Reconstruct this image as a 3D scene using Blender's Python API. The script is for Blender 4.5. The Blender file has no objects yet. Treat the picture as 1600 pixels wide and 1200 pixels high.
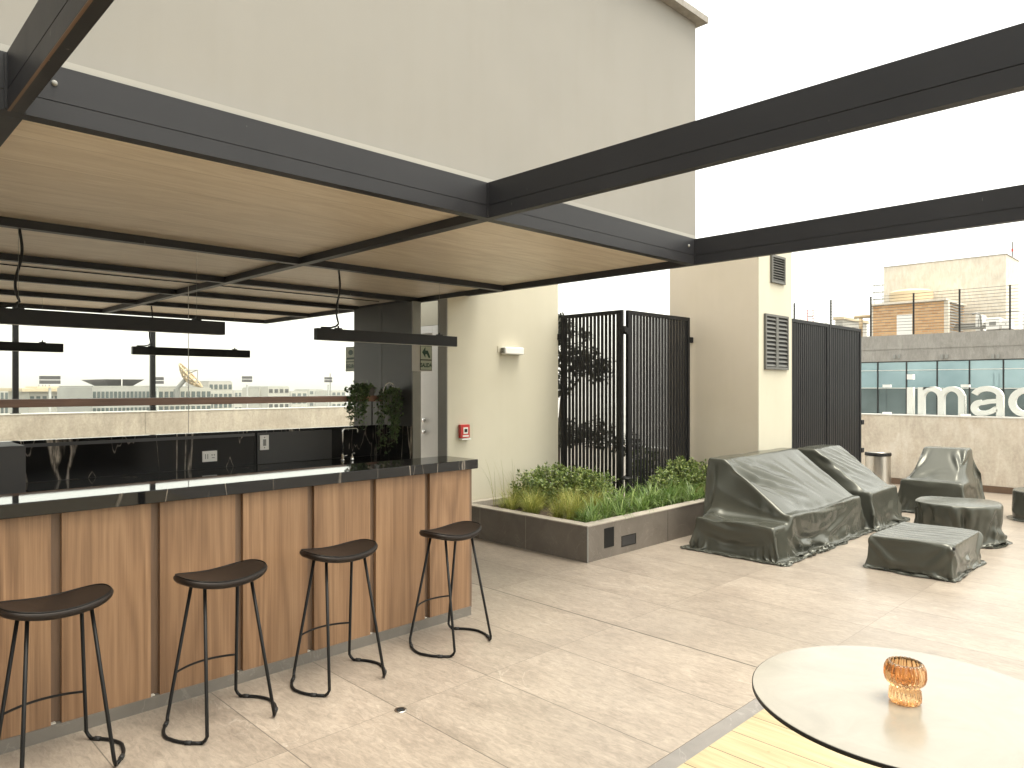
import bpy, bmesh, math, random
import numpy as np
from mathutils import Vector, Matrix, noise as mnoise

random.seed(7)
R = math.radians
C = bpy.context.scene.collection
scene = bpy.context.scene

# ------------------------------------------------------------------ materials
def mat(name, col=(0.5, 0.5, 0.5), rough=0.5, metal=0.0, spec=0.5):
    m = bpy.data.materials.new(name)
    m.use_nodes = True
    b = m.node_tree.nodes['Principled BSDF']
    b.inputs['Base Color'].default_value = (*col, 1)
    b.inputs['Roughness'].default_value = rough
    b.inputs['Metallic'].default_value = metal
    b.inputs['Specular IOR Level'].default_value = spec
    return m

class NT:
    """small node helper"""
    def __init__(s, m):
        s.m = m; s.t = m.node_tree; s.b = s.t.nodes['Principled BSDF']
    def n(s, typ, **kw):
        nd = s.t.nodes.new(typ)
        for k, v in kw.items():
            if k.startswith('_'):
                setattr(nd, k[1:], v)
            else:
                nd.inputs[k].default_value = v
        return nd
    def l(s, a, b):
        s.t.links.new(a, b)
    def coords(s, kind='Object', scale=(1, 1, 1)):
        tc = s.n('ShaderNodeTexCoord')
        mp = s.n('ShaderNodeMapping')
        mp.inputs['Scale'].default_value = scale
        s.l(tc.outputs[kind], mp.inputs['Vector'])
        return mp.outputs['Vector']
    def noise(s, vec, scale=5, detail=4, rough=0.55, dist=0.0):
        nd = s.n('ShaderNodeTexNoise')
        nd.inputs['Scale'].default_value = scale
        nd.inputs['Detail'].default_value = detail
        nd.inputs['Roughness'].default_value = rough
        nd.inputs['Distortion'].default_value = dist
        s.l(vec, nd.inputs['Vector'])
        return nd.outputs['Fac']
    def ramp(s, fac, stops):
        nd = s.n('ShaderNodeValToRGB')
        e = nd.color_ramp.elements
        while len(e) > 1:
            e.remove(e[0])
        e[0].position = stops[0][0]; e[0].color = (*stops[0][1], 1)
        for p, c in stops[1:]:
            q = e.new(p); q.color = (*c, 1)
        s.l(fac, nd.inputs['Fac'])
        return nd.outputs['Color']
    def math(s, op, a, b=None, c=None):
        nd = s.n('ShaderNodeMath', _operation=op)
        for i, v in enumerate((a, b, c)):
            if v is None: continue
            if isinstance(v, (int, float)): nd.inputs[i].default_value = v
            else: s.l(v, nd.inputs[i])
        return nd.outputs[0]
    def mix(s, fac, a, b, blend='MIX'):
        nd = s.n('ShaderNodeMix', _data_type='RGBA', _blend_type=blend)
        for i, v in ((0, fac), (6, a), (7, b)):
            if isinstance(v, (int, float)): nd.inputs[i].default_value = v
            elif isinstance(v, tuple): nd.inputs[i].default_value = (*v, 1)
            else: s.l(v, nd.inputs[i])
        return nd.outputs[2]
    def col(s, c): s.l(c, s.b.inputs['Base Color'])
    def rough(s, c): s.l(c, s.b.inputs['Roughness'])
    def bump(s, h, strength=0.3, dist=0.01):
        nd = s.n('ShaderNodeBump')
        nd.inputs['Strength'].default_value = strength
        nd.inputs['Distance'].default_value = dist
        s.l(h, nd.inputs['Height'])
        s.l(nd.outputs['Normal'], s.b.inputs['Normal'])

def noisy(name, c1, c2, scale=4, rough=0.6, stretch=(1, 1, 1), bump=0.0, detail=6, spec=0.5, metal=0.0, bscale=60):
    m = mat(name, c1, rough, metal, spec); t = NT(m)
    v = t.coords('Object', stretch)
    f = t.noise(v, scale, detail, 0.6)
    t.col(t.ramp(f, [(0.3, c1), (0.7, c2)]))
    rv = t.math('MULTIPLY_ADD', f, 0.18, rough - 0.09)
    t.rough(rv)
    if bump:
        t.bump(t.noise(v, bscale, 4), bump, 0.004)
    return m

M = {}
M['steel'] = noisy('anthracite_powder_coat', (0.017, 0.017, 0.0195), (0.022, 0.022, 0.025), 3, 0.45, (1, 1, 1), 0.05, spec=0.28)
def steel_marks():
    m = M['steel']; t = NT(m)
    v = t.coords('Object', (14, 14, 1.2))
    f = t.noise(v, 3.0, 6, 0.7)
    base = [l.from_socket for l in t.t.links if l.to_socket == t.b.inputs['Base Color']][0]
    t.col(t.mix(t.ramp(f, [(0.70, (0, 0, 0)), (0.78, (0.45, 0.45, 0.45))]), base, (0.085, 0.08, 0.075)))
    n2 = t.noise(t.coords('Object', (40, 40, 9)), 1.0, 2, 0.5)
    base = [l.from_socket for l in t.t.links if l.to_socket == t.b.inputs['Base Color']][0]
    t.col(t.mix(t.ramp(n2, [(0.765, (0, 0, 0)), (0.78, (0.5, 0.5, 0.5))]), base, (0.22, 0.21, 0.19)))
steel_marks()
M['black'] = noisy('black_metal', (0.006, 0.006, 0.006), (0.009, 0.009, 0.009), 8, 0.45, spec=0.22)
M['lamp_black'] = noisy('lamp_black', (0.009, 0.0085, 0.0085), (0.012, 0.0115, 0.011), 8, 0.5, spec=0.2)
M['screen'] = noisy('screen_metal', (0.007, 0.007, 0.008), (0.011, 0.011, 0.012), 6, 0.5, spec=0.2)
M['screen_grey'] = noisy('screen_metal_faded', (0.010, 0.0105, 0.0115), (0.015, 0.0155, 0.017), 6, 0.5, spec=0.22)
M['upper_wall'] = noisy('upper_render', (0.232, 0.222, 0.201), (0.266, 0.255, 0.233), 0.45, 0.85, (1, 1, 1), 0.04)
M['cream'] = noisy('cream_render', (0.52, 0.49, 0.39), (0.57, 0.54, 0.44), 0.8, 0.85, (1, 1, 1), 0.04)
M['beige'] = noisy('beige_render', (0.62, 0.545, 0.43), (0.68, 0.60, 0.49), 0.9, 0.85, (1, 1, 1), 0.04)
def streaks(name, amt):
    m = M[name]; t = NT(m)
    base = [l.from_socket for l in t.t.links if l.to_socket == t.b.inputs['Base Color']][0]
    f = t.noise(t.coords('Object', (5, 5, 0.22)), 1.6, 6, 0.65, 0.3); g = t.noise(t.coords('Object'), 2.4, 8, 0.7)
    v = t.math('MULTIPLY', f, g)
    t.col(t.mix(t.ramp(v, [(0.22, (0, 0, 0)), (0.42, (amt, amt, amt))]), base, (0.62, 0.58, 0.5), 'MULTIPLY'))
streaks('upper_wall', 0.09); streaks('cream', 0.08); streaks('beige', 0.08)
M['white'] = noisy('white_paint', (0.79, 0.78, 0.75), (0.83, 0.82, 0.79), 5, 0.5)
M['offwhite'] = noisy('offwhite_metal', (0.60, 0.59, 0.55), (0.66, 0.65, 0.61), 5, 0.5)
M['grey'] = noisy('grey_metal', (0.23, 0.23, 0.215), (0.27, 0.27, 0.25), 5, 0.5)
M['darkpanel'] = noisy('dark_cladding', (0.020, 0.019, 0.016), (0.032, 0.030, 0.026), 2.5, 0.38, (1, 1, 1), 0.03)
M['matte_dark'] = noisy('dark_grey_laminate', (0.020, 0.019, 0.019), (0.026, 0.025, 0.025), 4, 0.5)
M['cabinet'] = noisy('cabinet_grey', (0.05, 0.048, 0.05), (0.06, 0.058, 0.06), 3, 0.5)
M['chrome'] = mat('chrome', (0.8, 0.8, 0.8), 0.12, 1.0)
M['brushed'] = noisy('brushed_steel', (0.50, 0.48, 0.44), (0.62, 0.60, 0.56), 6, 0.3, (30, 30, 0.4), 0, 4, 0.5, 1.0)
M['alu'] = mat('aluminium', (0.85, 0.82, 0.75), 0.3, 0.6)
M['red'] = noisy('red_plastic', (0.50, 0.025, 0.02), (0.58, 0.035, 0.03), 8, 0.35)
M['louvre'] = noisy('louvre_grey', (0.10, 0.10, 0.092), (0.13, 0.13, 0.12), 5, 0.5, spec=.3)
M['hole'] = mat('dark_recess', (0.006, 0.006, 0.006), 0.7)
M['soil'] = noisy('soil', (0.028, 0.019, 0.012), (0.075, 0.05, 0.032), 22, 0.95, (1, 1, 1), 0.6)
M['terracotta'] = noisy('pot_grey', (0.11, 0.105, 0.09), (0.15, 0.14, 0.125), 9, 0.7)
M['shelf'] = noisy('shelf_wood', (0.21, 0.11, 0.07), (0.32, 0.18, 0.12), 3, 0.38, (0.8, 18, 18))
M['groove'] = noisy('groove_laminate', (0.115, 0.07, 0.042), (0.155, 0.096, 0.06), 4, 0.5, (20, 20, 1))
M['tan_roof'] = noisy('tan_render', (0.50, 0.40, 0.26), (0.56, 0.46, 0.31), 1.0, 0.8)
M['citywhite'] = noisy('city_render', (0.36, 0.34, 0.30), (0.45, 0.43, 0.38), 0.15, 0.85)
M['citywin'] = noisy('city_window', (0.05, 0.065, 0.065), (0.09, 0.11, 0.11), 0.3, 0.2)
M['citygrey'] = noisy('city_concrete', (0.30, 0.29, 0.27), (0.38, 0.37, 0.34), 0.15, 0.85)
M['mesh_tan'] = noisy('dish_mesh', (0.36, 0.27, 0.15), (0.46, 0.36, 0.22), 2, 0.6)
M['signpale'] = noisy('sign_pale', (0.42, 0.46, 0.38), (0.46, 0.50, 0.42), 9, 0.5)
M['signgreen'] = noisy('sign_green', (0.008, 0.045, 0.03), (0.012, 0.055, 0.04), 9, 0.5)
M['rubber'] = mat('rubber', (0.012, 0.012, 0.012), 0.7)
M['asphalt'] = noisy('city_ground', (0.10, 0.10, 0.09), (0.22, 0.21, 0.19), 0.02, 0.9)
M['roofgravel'] = noisy('roof_screed', (0.28, 0.27, 0.25), (0.36, 0.35, 0.32), 0.6, 0.9)

def m_floor():
    m = mat('stone_tile', rough=0.5); t = NT(m)
    geo = t.n('ShaderNodeNewGeometry'); sep = t.n('ShaderNodeSeparateXYZ')
    t.l(geo.outputs['Position'], sep.inputs[0])
    X, Y = sep.outputs[0], sep.outputs[1]
    tx = t.math('DIVIDE', t.math('SUBTRACT', X, 2.10), 0.589)
    ty = t.math('DIVIDE', t.math('SUBTRACT', Y, 2.932 - 2.38), 1.19)
    ix, iy = t.math('FLOOR', tx), t.math('FLOOR', ty)
    fx, fy = t.math('FRACT', tx), t.math('FRACT', ty)
    def edge(fr, size):
        d = t.math('MINIMUM', fr, t.math('SUBTRACT', 1.0, fr))
        return t.math('MULTIPLY', d, size)
    dx, dy = edge(fx, 0.589), edge(fy, 1.19)
    # one movement joint wider than the others
    near = t.math('LESS_THAN', t.math('ABSOLUTE', t.math('SUBTRACT', X, 3.863)), 0.0045)
    ex = t.math('LESS_THAN', dx, 0.0026); ey = t.math('LESS_THAN', dy, 0.0019)
    grout = t.math('MAXIMUM', t.math('MAXIMUM', t.math('MULTIPLY', ex, 0.8), t.math('MULTIPLY', ey, 0.55)), near)
    cmb = t.n('ShaderNodeCombineXYZ'); t.l(ix, cmb.inputs[0]); t.l(iy, cmb.inputs[1])
    wn = t.n('ShaderNodeTexWhiteNoise', _noise_dimensions='3D'); t.l(cmb.outputs[0], wn.inputs[0])
    # slate-like streaks, each tile shifted
    off = t.n('ShaderNodeVectorMath', _operation='SCALE'); t.l(wn.outputs['Color'], off.inputs[0]); off.inputs['Scale'].default_value = 9
    add = t.n('ShaderNodeVectorMath', _operation='ADD'); t.l(geo.outputs['Position'], add.inputs[0]); t.l(off.outputs[0], add.inputs[1])
    mp = t.n('ShaderNodeMapping'); mp.inputs['Scale'].default_value = (1.0, 0.42, 1); mp.inputs['Rotation'].default_value = (0, 0, 0.35)
    t.l(add.outputs[0], mp.inputs[0])
    f1 = t.noise(mp.outputs[0], 3.0, 9, 0.66, 0.6)
    f2 = t.noise(mp.outputs[0], 16.0, 6, 0.7, 0.4)
    f3 = t.noise(mp.outputs[0], 2.2, 7, 0.55, 1.4)
    c = t.ramp(f1, [(0.25, (0.228, 0.190, 0.155)), (0.5, (0.285, 0.242, 0.198)), (0.75, (0.338, 0.290, 0.240))])
    c = t.mix(0.35, c, t.ramp(f2, [(0.3, (0.36, 0.36, 0.36)), (0.7, (0.62, 0.62, 0.62))]), 'OVERLAY')
    mg = t.n('ShaderNodeMapping'); mg.inputs['Scale'].default_value = (1.0, 0.3, 1); mg.inputs['Rotation'].default_value = (0, 0, 0.6)
    t.l(add.outputs[0], mg.inputs[0])
    f4 = t.noise(mg.outputs[0], 48.0, 5, 0.75, 0.8)
    c = t.mix(0.85, c, t.ramp(f4, [(0.3, (0.33, 0.33, 0.33)), (0.7, (0.66, 0.66, 0.66))]), 'OVERLAY')
    vein = t.math('ABSOLUTE', t.math('SUBTRACT', f3, 0.52))
    veinm = t.ramp(vein, [(0.0, (0.35, 0.35, 0.35)), (0.006, (0, 0, 0))])
    vm = t.math('MULTIPLY', veinm, t.ramp(t.noise(mp.outputs[0], 2.7, 3), [(0.5, (0, 0, 0)), (0.66, (1, 1, 1))]))
    c = t.mix(vm, c, (0.55, 0.50, 0.43))
    tv = t.math('MULTIPLY_ADD', wn.outputs['Value'], 0.16, 0.92)
    c = t.mix(1.0, c, tv, 'MULTIPLY')
    # worn, dirty patches
    d = t.noise(geo.outputs['Position'], 0.55, 5, 0.6)
    c = t.mix(t.ramp(d, [(0.45, (0, 0, 0)), (0.75, (0.35, 0.35, 0.35))]), c, (0.20, 0.175, 0.15))
    c = t.mix(grout, c, (0.075, 0.065, 0.055))
    t.col(c)
    t.rough(t.math('MULTIPLY_ADD', f2, 0.20, 0.25))
    t.bump(t.math('ADD', t.math('ADD', f2, t.math('MULTIPLY', f4, 0.15)), t.math('MULTIPLY', grout, -2)), 0.13, 0.003)
    return m
M['tile'] = m_floor()

def m_stone(name, c1, c2, joints=None, rough=0.5):
    m = mat(name, c1, rough); t = NT(m)
    v = t.coords('Object')
    f = t.noise(v, 3.5, 8, 0.65, 0.5); f2 = t.noise(v, 2.1, 6, 0.55, 1.6)
    c = t.ramp(f, [(0.3, c1), (0.7, c2)])
    ve = t.math('ABSOLUTE', t.math('SUBTRACT', f2, 0.5))
    c = t.mix(t.ramp(ve, [(0.0, (0.3, 0.3, 0.3)), (0.008, (0, 0, 0))]), c, tuple(min(1, x * 1.8) for x in c2))
    t.col(c); t.bump(t.noise(v, 30, 6), 0.15, 0.003)
    return m
M['planter'] = m_stone('planter_stone', (0.105, 0.09, 0.074), (0.155, 0.134, 0.112))
M['coping'] = m_stone('planter_coping', (0.30, 0.27, 0.23), (0.40, 0.36, 0.31))
M['plinth'] = m_stone('plinth_stone', (0.12, 0.108, 0.093), (0.17, 0.155, 0.135))
M['strip'] = m_stone('border_stone', (0.16, 0.15, 0.14), (0.22, 0.205, 0.19))

def m_concrete(name, c1, c2):
    m = mat(name, c1, 0.8); t = NT(m)
    v = t.coords('Object'); v2 = t.coords('Object', (1, 1, 0.28))
    f = t.noise(v, 1.3, 9, 0.62, 0.7); g = t.noise(v2, 7, 8, 0.7, 0.8); h = t.noise(v, 28, 4, 0.6)
    c = t.ramp(f, [(0.28, c1), (0.72, c2)])
    c = t.mix(0.7, c, t.ramp(g, [(0.3, (0.36, 0.36, 0.36)), (0.7, (0.64, 0.64, 0.64))]), 'OVERLAY')
    c = t.mix(0.3, c, t.ramp(h, [(0.3, (0.3, 0.3, 0.3)), (0.7, (0.7, 0.7, 0.7))]), 'OVERLAY')
    t.col(c); t.bump(g, 0.25, 0.004)
    return m
M['concrete'] = m_concrete('board_concrete', (0.52, 0.46, 0.375), (0.68, 0.61, 0.51))
M['concrete_mid'] = m_concrete('parapet_concrete', (0.33, 0.29, 0.235), (0.45, 0.405, 0.335))
M['concrete_grey'] = m_concrete('grey_concrete', (0.24, 0.225, 0.20), (0.32, 0.30, 0.275))
M['concrete_pale'] = m_concrete('pale_concrete', (0.58, 0.53, 0.445), (0.70, 0.64, 0.54))

def m_panelwood(name, dark, mid, light, vert=True, freq=1.0):
    m = mat(name, mid, 0.42); t = NT(m)
    tc = t.n('ShaderNodeTexCoord'); oi = t.n('ShaderNodeObjectInfo')
    cm = t.n('ShaderNodeCombineXYZ')
    t.l(t.math('MULTIPLY', oi.outputs['Random'], 37.0), cm.inputs[0]); t.l(t.math('MULTIPLY', oi.outputs['Random'], 91.0), cm.inputs[2])
    ad = t.n('ShaderNodeVectorMath', _operation='ADD'); t.l(tc.outputs['Object'], ad.inputs[0]); t.l(cm.outputs[0], ad.inputs[1])
    def mp(sc):
        q = t.n('ShaderNodeMapping'); q.inputs['Scale'].default_value = sc; t.l(ad.outputs[0], q.inputs[0]); return q.outputs[0]
    long_ = (1, 1, 0.075) if vert else (0.16, 1, 1)
    fine = (1, 1, 0.02) if vert else (0.02, 1, 1)
    # contour lines of a stretched noise give cathedral figures
    big = t.noise(mp(long_), 3.4 * freq, 2, 0.5, 0.35)
    rings = t.math('SINE', t.math('MULTIPLY', big, 70.0))
    fib = t.noise(mp(fine), 130 * freq, 3, 0.6)
    wide = t.noise(mp(fine), 9 * freq, 3, 0.5)
    patch = t.noise(mp(long_), 1.6, 3)
    val = t.math('ADD', t.math('MULTIPLY_ADD', rings, 0.15, 0.5), t.math('MULTIPLY', t.math('SUBTRACT', fib, 0.5), 1.0))
    val = t.math('ADD', val, t.math('MULTIPLY', t.math('SUBTRACT', wide, 0.5), 0.9))
    c = t.ramp(val, [(0.12, dark), (0.5, mid), (0.9, light)])
    c = t.mix(t.ramp(patch, [(0.35, (0, 0, 0)), (0.75, (0.55, 0.55, 0.55))]), c, tuple(0.5 * (a + b) for a, b in zip(dark, mid)))
    t.col(c); t.bump(fib, 0.12, 0.001)
    return m
M['oak'] = m_panelwood('bar_wood', (0.135, 0.072, 0.036), (0.245, 0.140, 0.074), (0.35, 0.215, 0.12))
M['ceiling'] = m_panelwood('ceiling_board', (0.56, 0.475, 0.365), (0.665, 0.575, 0.455), (0.75, 0.665, 0.54), False, 0.8)

def m_ceiling():
    m = M['ceiling']; t = NT(m)
    geo = t.n('ShaderNodeNewGeometry')
    mp = t.n('ShaderNodeMapping'); mp.inputs['Scale'].default_value = (2.0, 9, 1); t.l(geo.outputs['Position'], mp.inputs[0])
    f = t.noise(mp.outputs[0], 3.5, 8, 0.75, 1.2)
    sep = t.n('ShaderNodeSeparateXYZ'); t.l(geo.outputs['Position'], sep.inputs[0])
    fr = t.math('FRACT', t.math('DIVIDE', t.math('SUBTRACT', sep.outputs[1], 3.2), 0.41))
    seam = t.math('LESS_THAN', t.math('MULTIPLY', fr, 0.41), 0.006)
    base = [l.from_socket for l in t.t.links if l.to_socket == t.b.inputs['Base Color']][0]
    c = t.mix(0.35, base, t.ramp(f, [(0.3, (0.33, 0.33, 0.33)), (0.7, (0.66, 0.66, 0.66))]), 'OVERLAY')
    c = t.mix(t.math('MULTIPLY', seam, 0.45), c, (0.22, 0.16, 0.10))
    t.col(c)
m_ceiling()

def m_deck():
    m = mat('bamboo_deck', rough=0.45); t = NT(m)
    geo = t.n('ShaderNodeNewGeometry'); sep = t.n('ShaderNodeSeparateXYZ'); t.l(geo.outputs['Position'], sep.inputs[0])
    tx = t.math('DIVIDE', t.math('SUBTRACT', sep.outputs[0], 3.06 - 15 * 0.203), 0.203)
    ix = t.math('FLOOR', tx); fx = t.math('FRACT', tx)
    cm = t.n('ShaderNodeCombineXYZ'); t.l(t.math('MULTIPLY', ix, 5.37), cm.inputs[0]); t.l(t.math('MULTIPLY', ix, 3.1), cm.inputs[1])
    ad = t.n('ShaderNodeVectorMath', _operation='ADD'); t.l(geo.outputs['Position'], ad.inputs[0]); t.l(cm.outputs[0], ad.inputs[1])
    mp = t.n('ShaderNodeMapping'); mp.inputs['Scale'].default_value = (1, 0.06, 1); t.l(ad.outputs[0], mp.inputs[0])
    f = t.noise(mp.outputs[0], 26, 6, 0.65, 0.6)
    f2 = t.noise(ad.outputs[0], 14, 2)
    c = t.ramp(f, [(0.25, (0.29, 0.22, 0.118)), (0.55, (0.405, 0.33, 0.195)), (0.8, (0.48, 0.405, 0.26))])
    c = t.mix(t.ramp(f2, [(0.72, (0, 0, 0)), (0.78, (0.6, 0.6, 0.6))]), c, (0.25, 0.15, 0.06))
    g = t.math('LESS_THAN', t.math('MULTIPLY', t.math('MINIMUM', fx, t.math('SUBTRACT', 1.0, fx)), 0.203), 0.0024)
    c = t.mix(g, c, (0.05, 0.035, 0.02))
    t.col(c); t.bump(f, 0.15, 0.002)
    return m
M['deck'] = m_deck()

def m_marble(nm, ro, sp):
    m = mat(nm, (0.006, 0.006, 0.006), ro, 0, sp); t = NT(m)
    geo = t.n('ShaderNodeNewGeometry')
    mp = t.n('ShaderNodeMapping'); mp.inputs['Rotation'].default_value = (0.1, 0.22, 0.3); mp.inputs['Scale'].default_value = (2.3, 2.3, 0.36)
    t.l(geo.outputs['Position'], mp.inputs[0])
    f = t.noise(mp.outputs[0], 0.75, 4, 0.5, 0.7)
    f2 = t.noise(mp.outputs[0], 1.3, 3, 0.5, 0.2)
    gate = t.ramp(t.noise(mp.outputs[0], 0.9, 2), [(0.47, (0, 0, 0)), (0.6, (1, 1, 1))])
    brk = t.noise(mp.outputs[0], 22, 5, 0.7)
    v1 = t.math('MULTIPLY', t.ramp(t.math('ABSOLUTE', t.math('SUBTRACT', f, 0.5)), [(0.003, (1, 1, 1)), (0.0095, (0, 0, 0))]), gate)
    v2 = t.ramp(t.math('ABSOLUTE', t.math('SUBTRACT', f2, 0.47)), [(0.0008, (0.55, 0.55, 0.55)), (0.0028, (0, 0, 0))])
    v = t.math('MULTIPLY', t.math('MAXIMUM', v1, v2), t.ramp(brk, [(0.35, (0.1, 0.1, 0.1)), (0.65, (1, 1, 1))]))
    t.col(t.mix(v, (0.006, 0.006, 0.0065), (0.62, 0.54, 0.45)))
    return m
M['marble'] = m_marble('black_marble', 0.03, 0.36)
M['marble_wall'] = m_marble('black_marble_honed', 0.12, 0.12)

def m_cover():
    m = mat('cover_pvc', (0.06, 0.06, 0.05), 0.3, 0.3, 0.5); t = NT(m)
    v = t.coords('Object')
    t.col(t.ramp(t.noise(v, 1.3, 3, 0.5), [(0.3, (0.062, 0.064, 0.051)), (0.7, (0.080, 0.082, 0.067))]))
    t.rough(t.math('MULTIPLY_ADD', t.noise(v, 2.0, 2), 0.10, 0.20))
    t.bump(t.noise(v, 3.0, 2, 0.4), 0.10, 0.02)
    return m
M['cover'] = m_cover()

def m_leather():
    m = mat('brown_black_leather', (0.025, 0.016, 0.012), 0.45, 0, 0.25); t = NT(m)
    v = t.coords('Object')
    t.col(t.ramp(t.noise(v, 9, 5), [(0.3, (0.0085, 0.0055, 0.004)), (0.7, (0.016, 0.010, 0.007))]))
    t.bump(t.noise(v, 260, 3), 0.18, 0.001)
    return m
M['leather'] = m_leather()

def m_leaf(name, c1, c2, c3, rough=0.5):
    m = mat(name, c1, rough); t = NT(m)
    geo = t.n('ShaderNodeNewGeometry')
    c = t.ramp(geo.outputs['Random Per Island'], [(0.0, c1), (0.55, c2), (1.0, c3)])
    t.col(c)
    t.b.inputs['Subsurface Weight'].default_value = 0.0
    tr = t.n('ShaderNodeBsdfTranslucent'); t.l(c, tr.inputs['Color'])
    mx = t.n('ShaderNodeMixShader'); mx.inputs[0].default_value = 0.28
    out = [n for n in t.t.nodes if n.type == 'OUTPUT_MATERIAL'][0]
    t.l(t.b.outputs[0], mx.inputs[1]); t.l(tr.outputs[0], mx.inputs[2]); t.l(mx.outputs[0], out.inputs['Surface'])
    return m
M['grass'] = m_leaf('feather_grass', (0.15, 0.19, 0.026), (0.28, 0.31, 0.05), (0.48, 0.43, 0.14))
M['strap'] = m_leaf('strap_leaf', (0.06, 0.125, 0.02), (0.13, 0.22, 0.04), (0.28, 0.36, 0.12), 0.4)
M['shrub'] = m_leaf('shrub_leaf', (0.055, 0.10, 0.016), (0.13, 0.19, 0.034), (0.27, 0.31, 0.085), 0.4)
M['ivy'] = m_leaf('ivy_leaf', (0.03, 0.07, 0.018), (0.065, 0.12, 0.03), (0.15, 0.21, 0.085), 0.4)
M['darkleaf'] = m_leaf('climber_leaf', (0.012, 0.016, 0.008), (0.022, 0.027, 0.013), (0.055, 0.045, 0.022), 0.5)
M['redleaf'] = m_leaf('red_leaf', (0.10, 0.02, 0.012), (0.16, 0.045, 0.02), (0.09, 0.06, 0.03), 0.5)
M['bark'] = noisy('bark', (0.06, 0.045, 0.03), (0.11, 0.085, 0.06), 12, 0.9, (1, 1, 0.3), 0.5)

def m_glass(name, col=(1, 1, 1), rough=0.0):
    m = mat(name, col, rough); b = NT(m).b
    b.inputs['Transmission Weight'].default_value = 1.0
    b.inputs['IOR'].default_value = 1.5
    return m
M['amber'] = m_glass('amber_glass', (0.85, 0.53, 0.27), 0.01)
def m_pane(name, tint):
    # thin architectural glass: mostly clear, reflects more at grazing angles
    m = mat(name, tint, 0.02); t = NT(m)
    out = [n for n in t.t.nodes if n.type == 'OUTPUT_MATERIAL'][0]
    tr = t.n('ShaderNodeBsdfTransparent'); tr.inputs[0].default_value = (*tint, 1)
    gl = t.n('ShaderNodeBsdfGlossy'); gl.inputs['Roughness'].default_value = 0.01
    lw = t.n('ShaderNodeLayerWeight'); lw.inputs[0].default_value = 0.12
    mx = t.n('ShaderNodeMixShader')
    t.l(t.math('MULTIPLY', lw.outputs['Fresnel'], 0.5), mx.inputs[0]); t.l(tr.outputs[0], mx.inputs[1]); t.l(gl.outputs[0], mx.inputs[2])
    t.l(mx.outputs[0], out.inputs['Surface'])
    return m
M['clear'] = m_pane('clear_glass', (0.97, 0.98, 0.97))
M['rail'] = m_pane('railing_glass', (0.985, 0.995, 0.99))
def m_window():
    m = mat('teal_window', (0.3, 0.42, 0.43), 0.02, 0.55, 0.9); t = NT(m)
    v = t.coords('Object')
    t.col(t.ramp(t.noise(v, 0.35, 3), [(0.35, (0.25, 0.38, 0.42)), (0.65, (0.38, 0.54, 0.58))]))  # pale sky reflection put into the upper panes' tint
    return m
M['window'] = m_window()
M['window_dark'] = noisy('teal_window_lower', (0.09, 0.125, 0.13), (0.16, 0.205, 0.21), 0.6, 0.06, (1, 1, 1), 0, 3, 0.6, 0.45)  # lower panes: dark interior and missing sky reflection put into the tint
def m_brick():
    m = mat('hut_brick', rough=0.85); t = NT(m)
    geo = t.n('ShaderNodeNewGeometry'); sep = t.n('ShaderNodeSeparateXYZ'); t.l(geo.outputs['Position'], sep.inputs[0])
    cm = t.n('ShaderNodeCombineXYZ'); t.l(t.math('ADD', sep.outputs[0], sep.outputs[1]), cm.inputs[0]); t.l(sep.outputs[2], cm.inputs[1])
    b = t.n('ShaderNodeTexBrick'); t.l(cm.outputs[0], b.inputs['Vector'])
    b.inputs['Scale'].default_value = 1.0; b.inputs['Brick Width'].default_value = 0.30; b.inputs['Row Height'].default_value = 0.13
    b.inputs['Mortar Size'].default_value = 0.012
    b.inputs['Color1'].default_value = (0.52, 0.29, 0.13, 1); b.inputs['Color2'].default_value = (0.64, 0.40, 0.20, 1); b.inputs['Mortar'].default_value = (0.45, 0.38, 0.28, 1)
    t.col(b.outputs['Color'])
    return m
M['brick'] = m_brick()
def m_tabletop():
    m = mat('table_laminate', (0.44, 0.42, 0.375), 0.22, 0, 1.0); t = NT(m)
    v = t.coords('Object')
    t.col(t.ramp(t.noise(v, 5, 8, 0.65, 0.8), [(0.3, (0.225, 0.206, 0.168)), (0.7, (0.285, 0.262, 0.218))]))
    t.rough(t.math('MULTIPLY_ADD', t.noise(v, 9, 4), 0.12, 0.14))
    return m
M['tabletop'] = m_tabletop()

# ------------------------------------------------------------------ mesh builder
ORG = {}      # object name -> origin its children's vertices are measured from

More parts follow.
